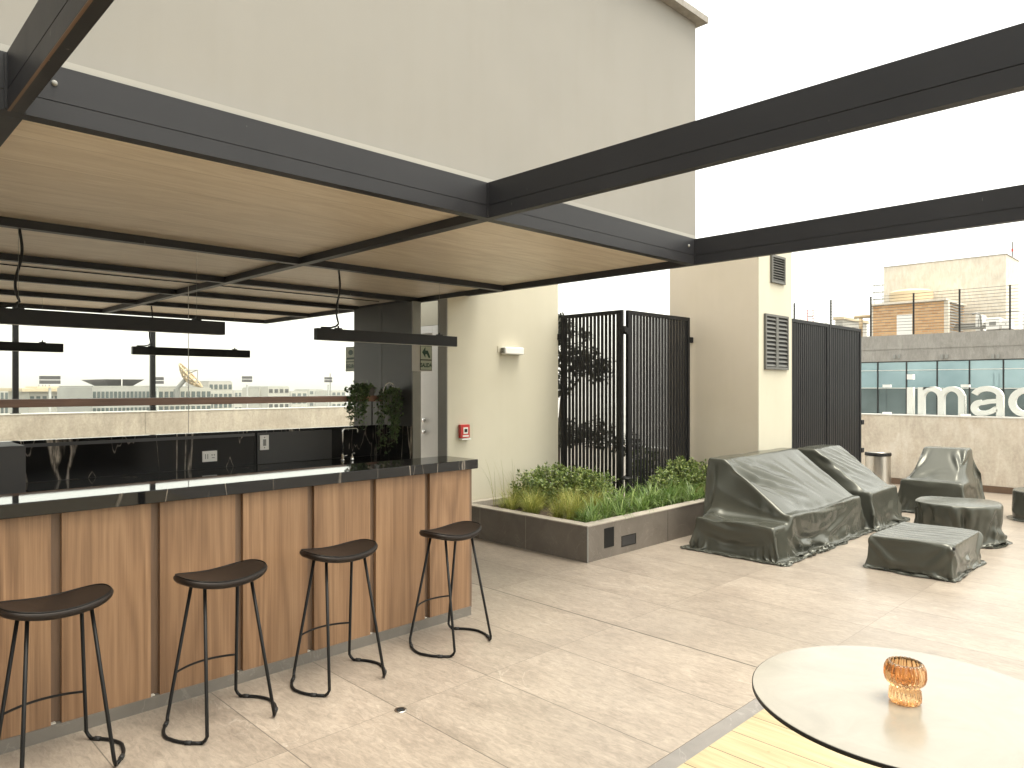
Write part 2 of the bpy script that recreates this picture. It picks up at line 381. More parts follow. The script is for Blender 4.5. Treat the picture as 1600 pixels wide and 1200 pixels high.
class MB:
    def __init__(s): s.v = []; s.f = []
    def add(s, vs, fs):
        o = len(s.v); s.v += [tuple(p) for p in vs]; s.f += [tuple(i + o for i in f) for f in fs]; return s
    def box(s, x0, x1, y0, y1, z0, z1):
        v = [(x, y, z) for z in (z0, z1) for y in (y0, y1) for x in (x0, x1)]
        return s.add(v, [(0, 2, 3, 1), (4, 5, 7, 6), (0, 1, 5, 4), (2, 6, 7, 3), (0, 4, 6, 2), (1, 3, 7, 5)])
    def tube(s, pts, r, n=8, cap=True):
        pts = [Vector(p) for p in pts]; rr = r if isinstance(r, (list, tuple)) else [r] * len(pts)
        o = len(s.v); up = None
        for i, p in enumerate(pts):
            t = (pts[min(i + 1, len(pts) - 1)] - pts[max(i - 1, 0)]).normalized()
            if up is None:
                up = t.orthogonal().normalized()
            up = (up - t * up.dot(t))
            up = up.normalized() if up.length > 1e-6 else t.orthogonal().normalized()
            w = t.cross(up)
            for k in range(n):
                a = 2 * math.pi * k / n
                s.v.append(tuple(p + (up * math.cos(a) + w * math.sin(a)) * rr[i]))
        for i in range(len(pts) - 1):
            for k in range(n):
                a, b = o + i * n + k, o + i * n + (k + 1) % n
                s.f.append((a, b, b + n, a + n))
        if cap:
            s.f.append(tuple(o + k for k in reversed(range(n)))); e = o + (len(pts) - 1) * n
            s.f.append(tuple(e + k for k in range(n)))
        return s
    def lathe(s, prof, cx, cy, n=32, rib=0, amp=0.0, closed=False):
        o = len(s.v)
        for r, z in prof:
            for k in range(n):
                a = 2 * math.pi * k / n
                q = r * (1 + amp * math.cos(rib * a)) if rib else r
                s.v.append((cx + q * math.cos(a), cy + q * math.sin(a), z))
        m = len(prof)
        for i in range(m - 1):
            for k in range(n):
                a, b = o + i * n + k, o + i * n + (k + 1) % n
                s.f.append((a, b, b + n, a + n))
        if not closed:
            s.f.append(tuple(o + k for k in reversed(range(n))))
            s.f.append(tuple(o + (m - 1) * n + k for k in range(n)))
        return s
    def prism(s, poly, axis, a0, a1):
        """poly of 2D points extruded along axis: 'x' -> (y,z), 'y' -> (x,z), 'z' -> (x,y)"""
        def mk(p, a):
            return {'x': (a, p[0], p[1]), 'y': (p[0], a, p[1]), 'z': (p[0], p[1], a)}[axis]
        n = len(poly); o = len(s.v)
        s.v += [mk(p, a0) for p in poly] + [mk(p, a1) for p in poly]
        s.f.append(tuple(o + i for i in reversed(range(n)))); s.f.append(tuple(o + n + i for i in range(n)))
        for i in range(n):
            j = (i + 1) % n
            s.f.append((o + i, o + j, o + n + j, o + n + i))
        return s
    def quad(s, a, b, c, d): return s.add([a, b, c, d], [(0, 1, 2, 3)])

def tag(o, label=None, cat=None, group=None, kind=None):
    if label: o['label'] = label
    if cat: o['category'] = cat
    if group: o['group'] = group
    if kind: o['kind'] = kind
    return o

def thing(name, label, cat, loc=(0, 0, 0), rotz=0, group=None):
    o = bpy.data.objects.new(name, None); C.objects.link(o)
    o.empty_display_size = 0.1
    o.location = loc; o.rotation_euler = (0, 0, rotz)
    ORG[o.name] = Vector(loc)
    return tag(o, label, cat, group)

def part(name, mb, m, parent=None, smooth=False, bevel=0.0, fixn=True, loc=None):
    """parent given: vertices are in world space (parent unrotated); else loc is the new object's origin"""
    org = ORG[parent.name] if parent else Vector(loc or (0, 0, 0))
    me = bpy.data.meshes.new(name)
    me.from_pydata([(x - org.x, y - org.y, z - org.z) for x, y, z in mb.v], [], mb.f)
    if fixn:
        bm = bmesh.new(); bm.from_mesh(me); bmesh.ops.recalc_face_normals(bm, faces=bm.faces); bm.to_mesh(me); bm.free()
    me.materials.append(m if not isinstance(m, str) else M[m])
    if smooth:
        for p in me.polygons: p.use_smooth = True
    o = bpy.data.objects.new(name, me); C.objects.link(o)
    if parent:
        o.parent = parent
    else:
        o.location = org
    ORG[o.name] = org
    if bevel:
        b = o.modifiers.new('bevel', 'BEVEL'); b.width = bevel; b.segments = 2; b.limit_method = 'ANGLE'; b.angle_limit = R(40)
        b.harden_normals = False
    if smooth == 'auto':
        for p in me.polygons: p.use_smooth = True
        try: me.set_sharp_from_angle(angle=R(35))
        except Exception: pass
    return o

def B(*a): return MB().box(*a)

def dup(root, loc, rotz, label, group=None):
    r = root.copy(); C.objects.link(r); r.location = loc; r.rotation_euler = (0, 0, rotz)
    r['label'] = label
    if group: r['group'] = group
    for ch in list(root.children):
        c = ch.copy(); C.objects.link(c); c.parent = r
        for g in list(ch.children):
            d = g.copy(); C.objects.link(d); d.parent = c
    return r

def text_mb(s, size):
    cu = bpy.data.curves.new('txt', 'FONT'); cu.body = s; cu.size = size; cu.extrude = 0.001; cu.offset = size * 0.035; cu.align_x = 'CENTER'; cu.align_y = 'CENTER'
    o = bpy.data.objects.new('txt', cu); C.objects.link(o)
    dg = bpy.context.evaluated_depsgraph_get(); me = o.evaluated_get(dg).to_mesh()
    vs = [tuple(v.co) for v in me.vertices]; fs = [tuple(p.vertices) for p in me.polygons]
    o.evaluated_get(dg).to_mesh_clear(); bpy.data.objects.remove(o); bpy.data.curves.remove(cu)
    return vs, fs

# camera geometry, used only to size far things from their bearing
FPX, Y0, HC = 1120.0, 604.0, 1.6
TH = R(45.4); CO, SI = math.cos(TH), math.sin(TH)
def atB(x, y, b):
    t = (x - 800) / FPX; d = b / (SI - CO * t)
    return d * (CO + SI * t), HC + (Y0 - y) / FPX * d
def atA(x, y, a):
    t = (x - 800) / FPX; d = a / (CO + SI * t)
    return d * (SI - CO * t), HC + (Y0 - y) / FPX * d

# ------------------------------------------------------------------ setting
def struct(name, mb, m, **k):
    o = part(name, mb, m, **k); o['kind'] = 'structure'; return o
GZ = -26.0
struct('ground', B(-700, 1500, -700, 1500, GZ - 1, GZ), 'asphalt')
struct('terrace_floor', MB().box(-6, 12.9, 1.743, 14.7, -0.35, 0.0).box(3.9, 12.9, -7, 1.743, -0.35, 0.0), 'tile')
struct('floor_border', MB().box(-6, 3.9, 1.652, 1.743, -0.35, -0.002), 'strip')
struct('deck_floor', B(-6, 3.9, -7, 1.652, -0.35, 0.004), 'deck')

# own building under the terrace
t = thing('building', 'pale building block carrying the roof terrace, below its floor', 'building', (3, 3, GZ))
part('wall', B(-6, 12.95, -7, 14.8, GZ, -0.352), 'citywhite', t)

# floor drain
t = thing('floor_drain', 'small round metal drain let into the floor tiles', 'drain', (2.095, 2.908, 0))
part('rim', MB().lathe([(0.022, 0.0), (0.030, 0.0), (0.030, 0.004), (0.022, 0.004)], 2.095, 2.908, 24, closed=True), 'brushed', t, True)
part('grate', MB().lathe([(0.0215, 0.0), (0.0215, 0.002)], 2.095, 2.908, 24), 'hole', t)

# ------------------------------------------------------------------ pergola with roof over the bar
HB, HT, HCEIL = 2.60, 2.81, 2.655
AX = [-1.79, 0.545, 2.909, 5.215]      # beams running along y
BY = [3.165, 5.42, 6.88, 8.15, 9.45, 10.87]
pg = thing('pergola', 'anthracite steel pergola with timber boarded roof over the bar', 'pergola', (2, 6, 0))
def beam_y(x, y0, y1, w=0.05):
    # box section with a shallow shadow groove low on both faces
    h = w / 2; z1, z2 = HB + 0.072, HB + 0.076
    pr = [(x - h, HB), (x + h, HB), (x + h, z1), (x + h - 0.004, z1), (x + h - 0.004, z2), (x + h, z2), (x + h, HT), (x - h, HT), (x - h, z2), (x - h + 0.004, z2), (x - h + 0.004, z1), (x - h, z1)]
    return MB().prism(pr, 'y', y0, y1)
def beam_x(y, x0, x1, w=0.07, top=HT):
    h = w / 2; z1, z2 = HB + 0.072, HB + 0.076
    pr = [(y - h, HB), (y + h, HB), (y + h, top), (y - h, top), (y - h, z2), (y - h + 0.004, z2), (y - h + 0.004, z1), (y - h, z1)]
    return MB().prism(pr, 'x', x0, x1)
yf = BY[0]
part('front_beam', beam_x(yf, -6, 5.24), 'steel', pg)
for x in AX:
    part('open_beam', beam_y(x, -5.5, yf - 0.037), 'steel', pg)
    part('roof_beam', beam_y(x, yf + 0.037, BY[-1] + 0.035, 0.07 if x < 5 else 0.05), 'steel', pg)
    part('end_plate', MB().box(x - 0.034, x + 0.034, yf - 0.0435, yf - 0.0372, HB + 0.006, HT - 0.004), 'steel', pg)
part('timber_strip', B(AX[1] - 0.0245, AX[1] - 0.016, -5.5, yf - 0.04, HB - 0.004, HB - 0.0005), 'groove', pg)
for i, y in enumerate(BY[1:]):
    for a, b in zip(AX[:-1], AX[1:]):
        part('cross_beam', B(a + 0.037, b - 0.037, y - 0.035, y + 0.035, HB + 0.001, HT - 0.002), 'steel', pg)
for a, b in zip(AX[:-1], AX[1:]):
    for c, d in zip(BY[:-1], BY[1:]):
        part('ceiling_panel', B(a + 0.034, b - 0.034, c + 0.034, d - 0.034, HCEIL, HCEIL + 0.03), 'ceiling', pg)
part('roof_sheet', B(-1.8, 5.22, 3.14, 10.88, HT + 0.004, HT + 0.03), 'roofgravel', pg)
for px, py in ((85, 130), (1076, 384)):
    x, z = atB(px, py, yf - 0.036)
    bm_ = MB().lathe([(0.0005, 0), (0.005, 0.0006), (0.009, 0.003), (0.011, 0.008), (0.011, 0.012)], 0, 0, 16)
    bm_.v = [(x + p[0], yf - 0.047 + p[2], z + p[1]) for p in bm_.v]
    part('bolt', bm_, 'grey', pg, True)

# volume above the roof
t = thing('upper_wall', 'tall blank beige rendered wall rising above the pergola roof', 'wall', (1, 4.5, 2.85))
part('side_wing', B(-9, -2.6, -9, 3.1, 0.001, 4.69), 'upper_wall', t)  # unseen wing, added to darken the left side of the terrace
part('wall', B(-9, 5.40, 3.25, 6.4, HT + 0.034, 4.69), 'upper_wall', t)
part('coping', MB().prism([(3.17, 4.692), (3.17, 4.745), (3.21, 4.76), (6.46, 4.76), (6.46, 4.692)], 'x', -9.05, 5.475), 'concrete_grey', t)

# ------------------------------------------------------------------ bar
bar = thing('bar_counter', 'long timber fronted bar with a black veined marble top', 'bar', (1.5, 3.95, 0))
BX0, BX1, BF = -1.32, 3.335, 3.785
part('countertop', B(BX0 - 0.03, 3.362, 3.748, 4.108, 1.026, 1.09), 'marble', bar, bevel=0.003)
part('body', B(BX0, BX1 - 0.022, BF + 0.026, 4.07, 0.062, 1.024), 'groove', bar)
part('plinth', MB().box(BX0, BX1 - 0.01, BF - 0.006, 4.06, 0, 0.0605), 'plinth', bar)
gx = [0.8155 + 0.4256 * k for k in range(-5, 7)]
gx[-1] = BX1 + 0.001
for i in range(len(gx) - 1):
    part('wood_panel', B(gx[i] + (0.021 if i else 0), gx[i + 1] - 0.021, BF, BF + 0.025, 0.052 + 0.001 * (i % 2), 1.0245), 'oak', bar, bevel=0.0015)
    if i:
        part('groove_profile', B(gx[i] - 0.0195, gx[i] - 0.0005, BF + 0.006, BF + 0.0255, 0.0615, 0.066), 'alu', bar)  # small bright metallic piece at the foot of each groove
part('end_panel', B(BX1 - 0.0215, BX1, BF + 0.026, 4.07, 0.052, 1.0245), 'oak', bar, bevel=0.0015)
part('end_trim', B(BX1 - 0.019, BX1 + 0.001, BF + 0.002, BF + 0.0255, 0.052, 1.0245), 'groove', bar)

# ------------------------------------------------------------------ stools
def make_stool(label):
    t = thing('bar_stool', label, 'stool', (0, 0, 0), 0, 'black saddle stools along the bar')
    # saddle seat: superellipse outline, ends raised
    def shell(sc, z0, z1, rr):
        mb = MB(); nr, na = 14, 56; L, W = 0.213 * sc, 0.142 * sc
        def pt(k, a):
            ca, sa = math.cos(a), math.sin(a); e = 2 / 2.7
            return (L * k * math.copysign(abs(ca) ** e, ca), W * k * math.copysign(abs(sa) ** e, sa))
        def zs(x, y): return 0.034 * (abs(x) / 0.213) ** 1.9 + 0.006 * (y / 0.142) ** 2 * 0
        rings = [(i / nr, z1) for i in range(1, nr)]
        prof = [(k, 0.0) for k, _ in rings if k < 0.93] + [(0.955, -0.0015), (0.985, -0.006), (1.0, -0.014), (0.99, -0.024), (0.95, -0.032), (0.86, -0.035)]
        mb.v.append((0, 0, z1))
        for k, dz in prof:
            for j in range(na):
                x, y = pt(k, 2 * math.pi * j / na); mb.v.append((x, y, z1 + zs(x, y) + dz))
        for j in range(na): mb.f.append((0, 1 + j, 1 + (j + 1) % na))
        for i in range(len(prof) - 1):
            for j in range(na):
                a, b = 1 + i * na + j, 1 + i * na + (j + 1) % na
                mb.f.append((a, a + na, b + na, b))
        e = 1 + (len(prof) - 1) * na
        mb.f.append(tuple(e + j for j in range(na)))
        return mb, pt, zs
    mb, pt, zs = shell(1.0, 0.66, 0.695, 0)
    seat = part('seat', mb, 'leather', t, True)
    pp = MB(); ring = []
    for j in range(57):
        x, y = pt(0.955, 2 * math.pi * j / 56); ring.append((x, y, 0.6955 + zs(x, y)))
    pp.tube(ring, 0.0028, 6, False)
    part('piping', pp, 'black', seat, True)
    tops = {(-1, 1): (-0.115, 0.062), (-1, -1): (-0.115, -0.062), (1, 1): (0.115, 0.062), (1, -1): (0.115, -0.062)}
    feet = {(-1, 1): (-0.172, 0.185), (-1, -1): (-0.165, -0.185), (1, 1): (0.172, 0.185), (1, -1): (0.165, -0.185)}
    r = 0.008
    for s in (-1, 1):
        for q in (1, -1):
            a, b = tops[(s, q)], feet[(s, q)]
            zt = 0.667 + zs(a[0], a[1])
            # lower end turns into the runner
            end = Vector((b[0], b[1], r + 0.03)); top = Vector((a[0], a[1], zt))
            dirn = (end - top).normalized()
            inn = Vector((s * 0.02, -q * 0.03, 0)) * 0.7
            p1 = end; p2 = end + dirn * 0.02 + inn * 0.3; p3 = Vector((b[0], b[1], r)) + inn
            part('leg', MB().tube([top, p1, p2 * 0.5 + (p1 + p3) * 0.25, p3], r, 10), 'black', t, True)
        # runner: arc bulging outwards from back foot to front foot
        pts = []
        for k in range(15):
            u = k / 14; y = 0.163 - 0.326 * u
            x = s * (0.184 - 0.004 * (u > .5) + 0.075 * (1 - (2 * u - 1) ** 2))
            pts.append((x, y, r))
        rn = part('runner', MB().tube(pts, r, 10), 'black', t, True)
        for u in (0.1, 0.86):
            k = u * 14; i = int(k); p = Vector(pts[i]); d = (Vector(pts[i + 1]) - p).normalized()
            part('rubber_foot', MB().tube([p - d * 0.014, p + d * 0.014], 0.0105, 10), 'rubber', rn, True)
    # curved foot rest between the two legs nearer the bar
    z = 0.235; k = 1 - (z - 0.03) / 0.64
    xx = 0.115 + (0.172 - 0.115) * k; yy = 0.062 + (0.185 - 0.062) * k
    pts = [(-xx + 2 * xx * u, yy + 0.0 + 0.05 * (1 - (2 * u - 1) ** 2), z) for u in [i / 14 for i in range(15)]]
    part('foot_rest', MB().tube(pts, 0.0055, 10), 'black', t, True)
    return t
st = make_stool('leftmost black leather saddle stool, cut by the lower left corner')
spots = [(0.745, 3.475, 3.0, st['label']),
         (1.425, 3.43, 5.0, 'black leather saddle stool second from the left along the bar'),
         (2.088, 3.466, -1.0, 'black leather saddle stool third from the left along the timber bar'),
         (2.868, 3.45, 7.0, 'black leather saddle stool at the right end of the bar')]
st.location = (spots[0][0], spots[0][1], 0); st.rotation_euler = (0, 0, R(spots[0][2]))
for x, y, a, lab in spots[1:]:
    dup(st, (x, y, 0), R(a), lab)

# ------------------------------------------------------------------ back bar
kc = thing('back_counter', 'low black marble work counter running behind the bar', 'counter', (1.8, 7.1, 0))
part('countertop', B(1.272, 5.046, 6.78, 7.418, 0.72, 0.76), 'marble', kc, bevel=0.003)
part('cabinet_front', B(1.272, 5.046, 6.83, 7.418, 0.08, 0.718), 'matte_dark', kc)
t = thing('drinks_cabinet', 'dark grey cabinet at the left end of the back counter', 'cabinet', (0.3, 7.1, 0))
part('body', B(-1.2, 1.255, 6.80, 7.416, 0.06, 1.128), 'cabinet', t, bevel=0.004)
part('door', B(-0.35, 1.245, 6.776, 6.798, 0.10, 1.12), 'cabinet', t, bevel=0.002)
bs = thing('backsplash', 'black marble backsplash wall with pale veins behind the back counter', 'backsplash', (1.9, 7.46, 0))
part('slab', B(-1.3, 3.43, 7.42, 7.50, 0.762, 1.128), 'marble_wall', bs)
part('slab_end', B(3.434, 5.046, 7.42, 7.50, 0.762, 1.128), 'marble_wall', bs)
part('matte_panel', B(3.46, 4.36, 7.404, 7.418, 0.764, 1.10), 'matte_dark', bs)
part('top_trim', B(1.27, 3.43, 7.408, 7.419, 1.07, 1.10), 'cabinet', bs)
part('return_slab', B(5.024, 5.047, 6.775, 7.402, 0.762, 1.135), 'marble_wall', bs)
part('base_wall', B(-1.3, 5.046, 7.422, 7.498, 0.0, 0.76), 'matte_dark', bs)

def plate(name, label, x0, x1, z0, z1, y, holes):
    t = thing(name, label, 'outlet' if 'outlet' in name else 'switch', ((x0 + x1) / 2, y, z0))
    pl = part('plate', B(x0, x1, y - 0.012, y - 0.001, z0, z1), 'white', t, bevel=0.003)
    for hx, hz, w, h in holes:
        part('slot', B(hx - w / 2, hx + w / 2, y - 0.0135, y - 0.0122, hz - h / 2, hz + h / 2), 'grey', t)
cx_, cz_ = 2.955, 0.885
plate('power_outlet', 'white double power outlet on the black veined backsplash', cx_ - 0.075, cx_ + 0.075, cz_ - 0.055, cz_ + 0.055, 7.42,
      [(cx_ - 0.045, cz_, 0.008, 0.05), (cx_ - 0.022, cz_, 0.008, 0.05), (cx_ + 0.022, cz_ + 0.012, 0.012, 0.012), (cx_ + 0.045, cz_ + 0.012, 0.012, 0.012), (cx_ + 0.034, cz_ - 0.016, 0.03, 0.008)])
cx_, cz_ = 3.535, 0.995
plate('wall_switch', 'white upright switch plate on the dark matte backsplash panel', cx_ - 0.05, cx_ + 0.05, cz_ - 0.08, cz_ + 0.08, 7.404,
      [(cx_, cz_ + 0.055, 0.012, 0.012), (cx_, cz_, 0.034, 0.07), (cx_, cz_ - 0.055, 0.012, 0.012)])

# glass screen above the backsplash
gp = thing('glass_partition', 'frameless clear glass partition above the black backsplash', 'glass partition', (1.8, 7.46, 1.13))
part('pane', B(-1.3, 2.757, 7.456, 7.464, 1.13, 2.645), 'clear', gp)
part('pane', B(2.763, 5.046, 7.456, 7.464, 1.13, 2.645), 'clear', gp)
part('joint', B(2.7575, 2.7625, 7.4555, 7.4645, 1.13, 2.645), 'offwhite', gp)
part('top_channel', B(-1.3, 5.046, 7.452, 7.468, 2.646, 2.6545), 'black', gp)

# shelf
sh = thing('wall_shelf', 'long brown timber shelf in front of the glass partition', 'shelf', (2, 7.3, 1.42))
part('board', B(-1.4, 4.965, 7.14, 7.448, 1.425, 1.492), 'shelf', sh, bevel=0.004)
for x in (-0.9, 4.93):
    part('bracket', MB().box(x - 0.006, x + 0.006, 7.43, 7.449, 1.131, 1.4245), 'black', sh)

# faucet
t = thing('kitchen_faucet', 'chrome kitchen faucet with squared spout on the back counter', 'faucet', (4.33, 7.12, 0.762))
fx, fy = 4.33, 7.12
pts = [(fx, fy, 0.765), (fx, fy, 1.09)] + [(fx + 0.03 * (1 - math.cos(a)), fy, 1.09 + 0.03 * math.sin(a)) for a in [i * math.pi / 12 for i in range(1, 7)]] + [(fx + 0.17, fy, 1.12)] + [(fx + 0.17 + 0.025 * math.sin(a), fy, 1.12 - 0.025 * (1 - math.cos(a))) for a in [i * math.pi / 12 for i in range(1, 7)]] + [(fx + 0.195, fy, 1.05)]
part('spout', MB().tube(pts, 0.009, 10), 'chrome', t, True)
part('base', MB().lathe([(0.026, 0.762), (0.026, 0.775), (0.016, 0.785), (0.016, 0.83), (0.010, 0.835)], fx, fy, 20), 'chrome', t, True)
part('lever', MB().tube([(fx + 0.014, fy, 0.81), (fx + 0.06, fy - 0.01, 0.822)], 0.007, 8), 'chrome', t, True)
t = thing('tap_knob', 'small chrome soap pump beside the faucet on the back counter', 'soap pump', (4.43, 7.08, 0.762))
part('body', MB().lathe([(0.022, 0.762), (0.024, 0.77), (0.02, 0.80), (0.008, 0.812), (0.006, 0.84)], 4.43, 7.08, 20), 'chrome', t, True)
part('nozzle', MB().tube([(4.43, 7.08, 0.842), (4.43, 7.03, 0.845)], 0.006, 8), 'chrome', t, True)

# dark partition wall at the end of the bar area
pw = thing('partition_wall', 'dark clad partition wall closing the bar at its right end', 'wall', (5.1, 7.4, 0))
part('panel', B(5.05, 5.16, 6.79, 7.396, 0, 2.598), 'darkpanel', pw, bevel=0.002)
part('panel', B(5.05, 5.16, 7.402, 8.03, 0, 2.598), 'darkpanel', pw, bevel=0.002)
part('core', B(5.058, 5.155, 7.397, 7.401, 0, 2.596), 'black', pw)
part('end_cap', B(5.05, 5.164, 6.765, 6.789, 0, 2.598), 'grey', pw)

# ------------------------------------------------------------------ cream building wall, door, signs
cw = thing('cream_wall', 'cream rendered building wall behind the planter, with lamp and alarm', 'wall', (5.8, 6.1, 0))
part('wall', MB().prism([(4.915, 0), (6.695, 0), (6.695, 3.4), (5.245, 3.4), (5.245, 2.597), (5.16, 2.597), (4.915, 2.551)], 'y', 5.97, 6.128), 'cream', cw)
part('end_strip', B(4.906, 4.914, 5.972, 6.126, 0, 2.546), 'grey', cw)  # shade on the wall's end face, put in as a grey skin
dr = thing('door', 'white door in a white frame behind the dark partition', 'door', (6.02, 7.8, 0))
part('leaf', B(6.03, 6.07, 7.62, 8.5, 0.01, 2.318), 'white', dr, bevel=0.002)
part('frame', MB().box(6.0, 6.09, 7.30, 7.605, 0, 2.42).box(6.0, 6.09, 7.607, 8.6, 2.32, 2.42), 'white', dr, bevel=0.002)
part('frame_seal', B(6.015, 6.08, 7.6065, 7.619, 0.01, 2.315), 'hole', dr)
part('transom', B(6.0, 6.09, 7.30, 8.6, 2.425, 3.3), 'cream', dr)
for z in (1.14, 0.98):
    k = MB().lathe([(0.004, 0), (0.03, 0.004), (0.034, 0.014), (0.026, 0.026), (0.014, 0.03), (0.014, 0.045)], 0, 0, 20)
    k.v = [(5.985 + p[2], 7.80 + p[0], z + p[1]) for p in k.v]
    part('knob', k, 'chrome', dr, True)

es = thing('exit_sign', 'pale exit sign lettered SALIDA on a white box by the door', 'sign', (5.1, 6.48, 1.78))
part('box', B(4.8800, 5.0630, 6.425, 6.56, 1.775, 2.085), 'offwhite', es, bevel=0.003)
part('arm', B(5.0510, 5.0620, 6.561, 6.764, 1.95, 1.98), 'grey', es)
part('backing', B(4.8910, 5.0550, 6.419, 6.4245, 1.782, 2.078), 'hole', es)
part('top_panel', B(4.8970, 5.0490, 6.4165, 6.4188, 1.905, 2.072), 'signpale', es)
part('bottom_panel', B(4.8970, 5.0490, 6.4165, 6.4188, 1.788, 1.893), 'signpale', es)
vs, fs = text_mb('SALIDA', 0.048)
lt = MB().add([(4.9730 + p[0], 6.4155 - p[2] * 0.5, 1.838 + p[1] * 1.3) for p in vs], fs)
part('lettering', lt, 'signgreen', es)
ar = MB().prism([(4.9150, 1.985), (4.9600, 2.045), (4.9600, 2.005), (4.9950, 2.005), (5.0300, 1.93), (5.0100, 1.92), (4.9800, 1.965), (4.9600, 1.965), (4.9600, 1.925)], 'y', 6.414, 6.4163)
part('arrow', ar, 'signgreen', es)
part('rule', B(4.8990, 5.0470, 6.4155, 6.4163, 2.05, 2.054), 'signgreen', es)

s2 = thing('safety_sign', 'narrow pale safety sign half hidden by the left edge of the dark partition', 'sign', (5.09, 8.15, 1.8))
part('plate', B(5.085, 5.095, 8.032, 8.285, 1.80, 2.12), 'signgreen', s2)
part('top_panel', B(5.0825, 5.0848, 8.04, 8.277, 1.93, 2.11), 'signpale', s2)
part('bottom_panel', B(5.0825, 5.0848, 8.04, 8.277, 1.808, 1.918), 'signpale', s2)
vs, fs = text_mb('SEGURO', 0.062)
part('lettering', MB().add([(5.0815 - p[2] * 0.5, 8.16 - p[0], 1.862 + p[1] * 1.15) for p in vs], fs), 'signgreen', s2)
k = MB().lathe([(0.035, 0), (0.035, 0.002)], 0, 0, 24); k.v = [(5.0803 + p[2], 8.16 + p[0] * 1.6, 2.045 + p[1]) for p in k.v]
part('emblem', k, 'signgreen', s2)
part('emblem_bar', B(5.0805, 5.0823, 8.06, 8.25, 1.955, 1.98), 'signgreen', s2)

# wall lamp and fire alarm
wl = thing('wall_lamp', 'white emergency wall lamp on the cream wall', 'lamp', (5.85, 5.95, 1.96))
part('housing', B(5.70, 6.005, 5.885, 5.962, 1.972, 2.055), 'white', wl, bevel=0.012)
part('back_plate', B(5.655, 6.055, 5.9625, 5.9695, 1.99, 2.065), 'cream', wl)
part('cap', B(5.688, 5.699, 5.892, 5.955, 1.982, 2.045), 'grey', wl, bevel=0.003)
for z in (2.0, 2.028):
    part('screw', B(5.684, 5.688, 5.918, 5.926, z - 0.004, z + 0.004), 'hole', wl)
fa = thing('fire_alarm', 'red fire alarm call point with clear guard on the cream wall', 'fire alarm', (5.13, 5.95, 1.02))
part('body', B(5.065, 5.195, 5.925, 5.969, 1.04, 1.185), 'red', fa, bevel=0.006)
part('label_plate', B(5.10, 5.165, 5.9215, 5.9245, 1.085, 1.155), 'white', fa)
part('button', B(5.113, 5.152, 5.9185, 5.9213, 1.102, 1.138), 'hole', fa)
part('lower_plate', B(5.09, 5.175, 5.9215, 5.9245, 1.052, 1.070), 'white', fa)
part('guard_box', MB().box(5.045, 5.218, 5.9, 5.903, 1.02, 1.205).box(5.045, 5.048, 5.903, 5.969, 1.02, 1.205).box(5.215, 5.218, 5.903, 5.969, 1.02, 1.205), 'rail', fa)
part('guard_base', B(5.07, 5.20, 5.91, 5.969, 1.018, 1.034), 'white', fa, bevel=0.003)

# ------------------------------------------------------------------ pendant lamps
def pendant(label, x0, y, L, zt=2.09, zb=1.992):
    t = thing('pendant_lamp', label, 'lamp', (x0 + L / 2, y, zb), 0, 'linear pendants below the roof beams')
    part('housing', B(x0, x0 + L, y - 0.032, y + 0.032, zb, zt), 'lamp_black', t, bevel=0.002)
    part('diffuser', B(x0 + 0.02, x0 + L - 0.02, y - 0.024, y + 0.024, zb - 0.002, zb - 0.0004), 'offwhite', t)
    xc, xw = x0 + 0.215, x0 + L - 0.2
    for x in (xc, xw):
        part('clamp', MB().box(x - 0.03, x + 0.03, y - 0.016, y + 0.016, zt + 0.0005, zt + 0.012).box(x - 0.006, x + 0.006, y - 0.006, y + 0.006, zt + 0.0125, zt + 0.03), 'black', t)
        part('wire', MB().tube([(x, y, zt + 0.028), (x, y, HB)], 0.0011, 5), 'grey', t)
    w = 0.018
    pts = []
    for i in range(25):
        u = i / 24; z = HB - u * (HB - zt - 0.05)
        pts.append((xc + 0.008 + w * math.sin(u * 2 * math.pi) * (0.5 + u), y + 0.01, z))
    pts += [(xc - 0.02, y + 0.01, zt + 0.025), (xc - 0.07, y + 0.01, zt + 0.011), (xc - 0.16, y + 0.008, zt + 0.008)]
    part('cable', MB().tube(pts, 0.0085, 8), 'black', t, True)
pendant('black linear pendant nearest the camera, upper left, above the bar', 0.745, 5.42, 1.52)
pendant('black linear pendant in front of the dark partition wall', 3.04, 5.42, 1.52)
pendant('black linear pendant in the back row, at the left edge of the photo', 0.61, 9.45, 1.49)
pendant('black linear pendant in the back row, hung beyond the glass near the dish', 2.83, 9.45, 1.47)

# ------------------------------------------------------------------ foliage helpers
def leaf(mb, p, d, up, L, W, fold=0.25):
    d = d.normalized(); s = d.cross(up)
    s = s.normalized() if s.length > 1e-4 else d.orthogonal().normalized()
    n = s.cross(d)
    a = p; b = p + d * L * 0.5 + s * W - n * L * fold * 0.3; c = p + d * L - n * L * 0.15; e = p + d * L * 0.5 - s * W - n * L * fold * 0.3
    mid = p + d * L * 0.5
    mb.add([a, b, c, e, mid], [(0, 1, 4), (1, 2, 4), (2, 3, 4), (3, 0, 4)])
def rv(): 
    while True:
        v = Vector((random.uniform(-1, 1), random.uniform(-1, 1), random.uniform(-1, 1)))
        if 0.05 < v.length < 1: return v.normalized()
def blade(mb, p, ang, L, lean, W, seg=5, droop=1.0):
    d = Vector((math.cos(ang), math.sin(ang), 0)); s = Vector((-d.y, d.x, 0))
    o = len(mb.v); th = lean * 0.25; q = Vector(p)
    for i in range(seg + 1):
        u = i / seg; w = W * (1 - u ** 1.6) + 0.0004
        mb.v.append(tuple(q - s * w)); mb.v.append(tuple(q + s * w))
        q = q + (d * math.sin(th) + Vector((0, 0, math.cos(th)))) * (L / seg); th += lean * droop * (0.35 + u) / seg * 1.6
    for i in range(seg):
        a = o + 2 * i; mb.f.append((a, a + 1, a + 3, a + 2))

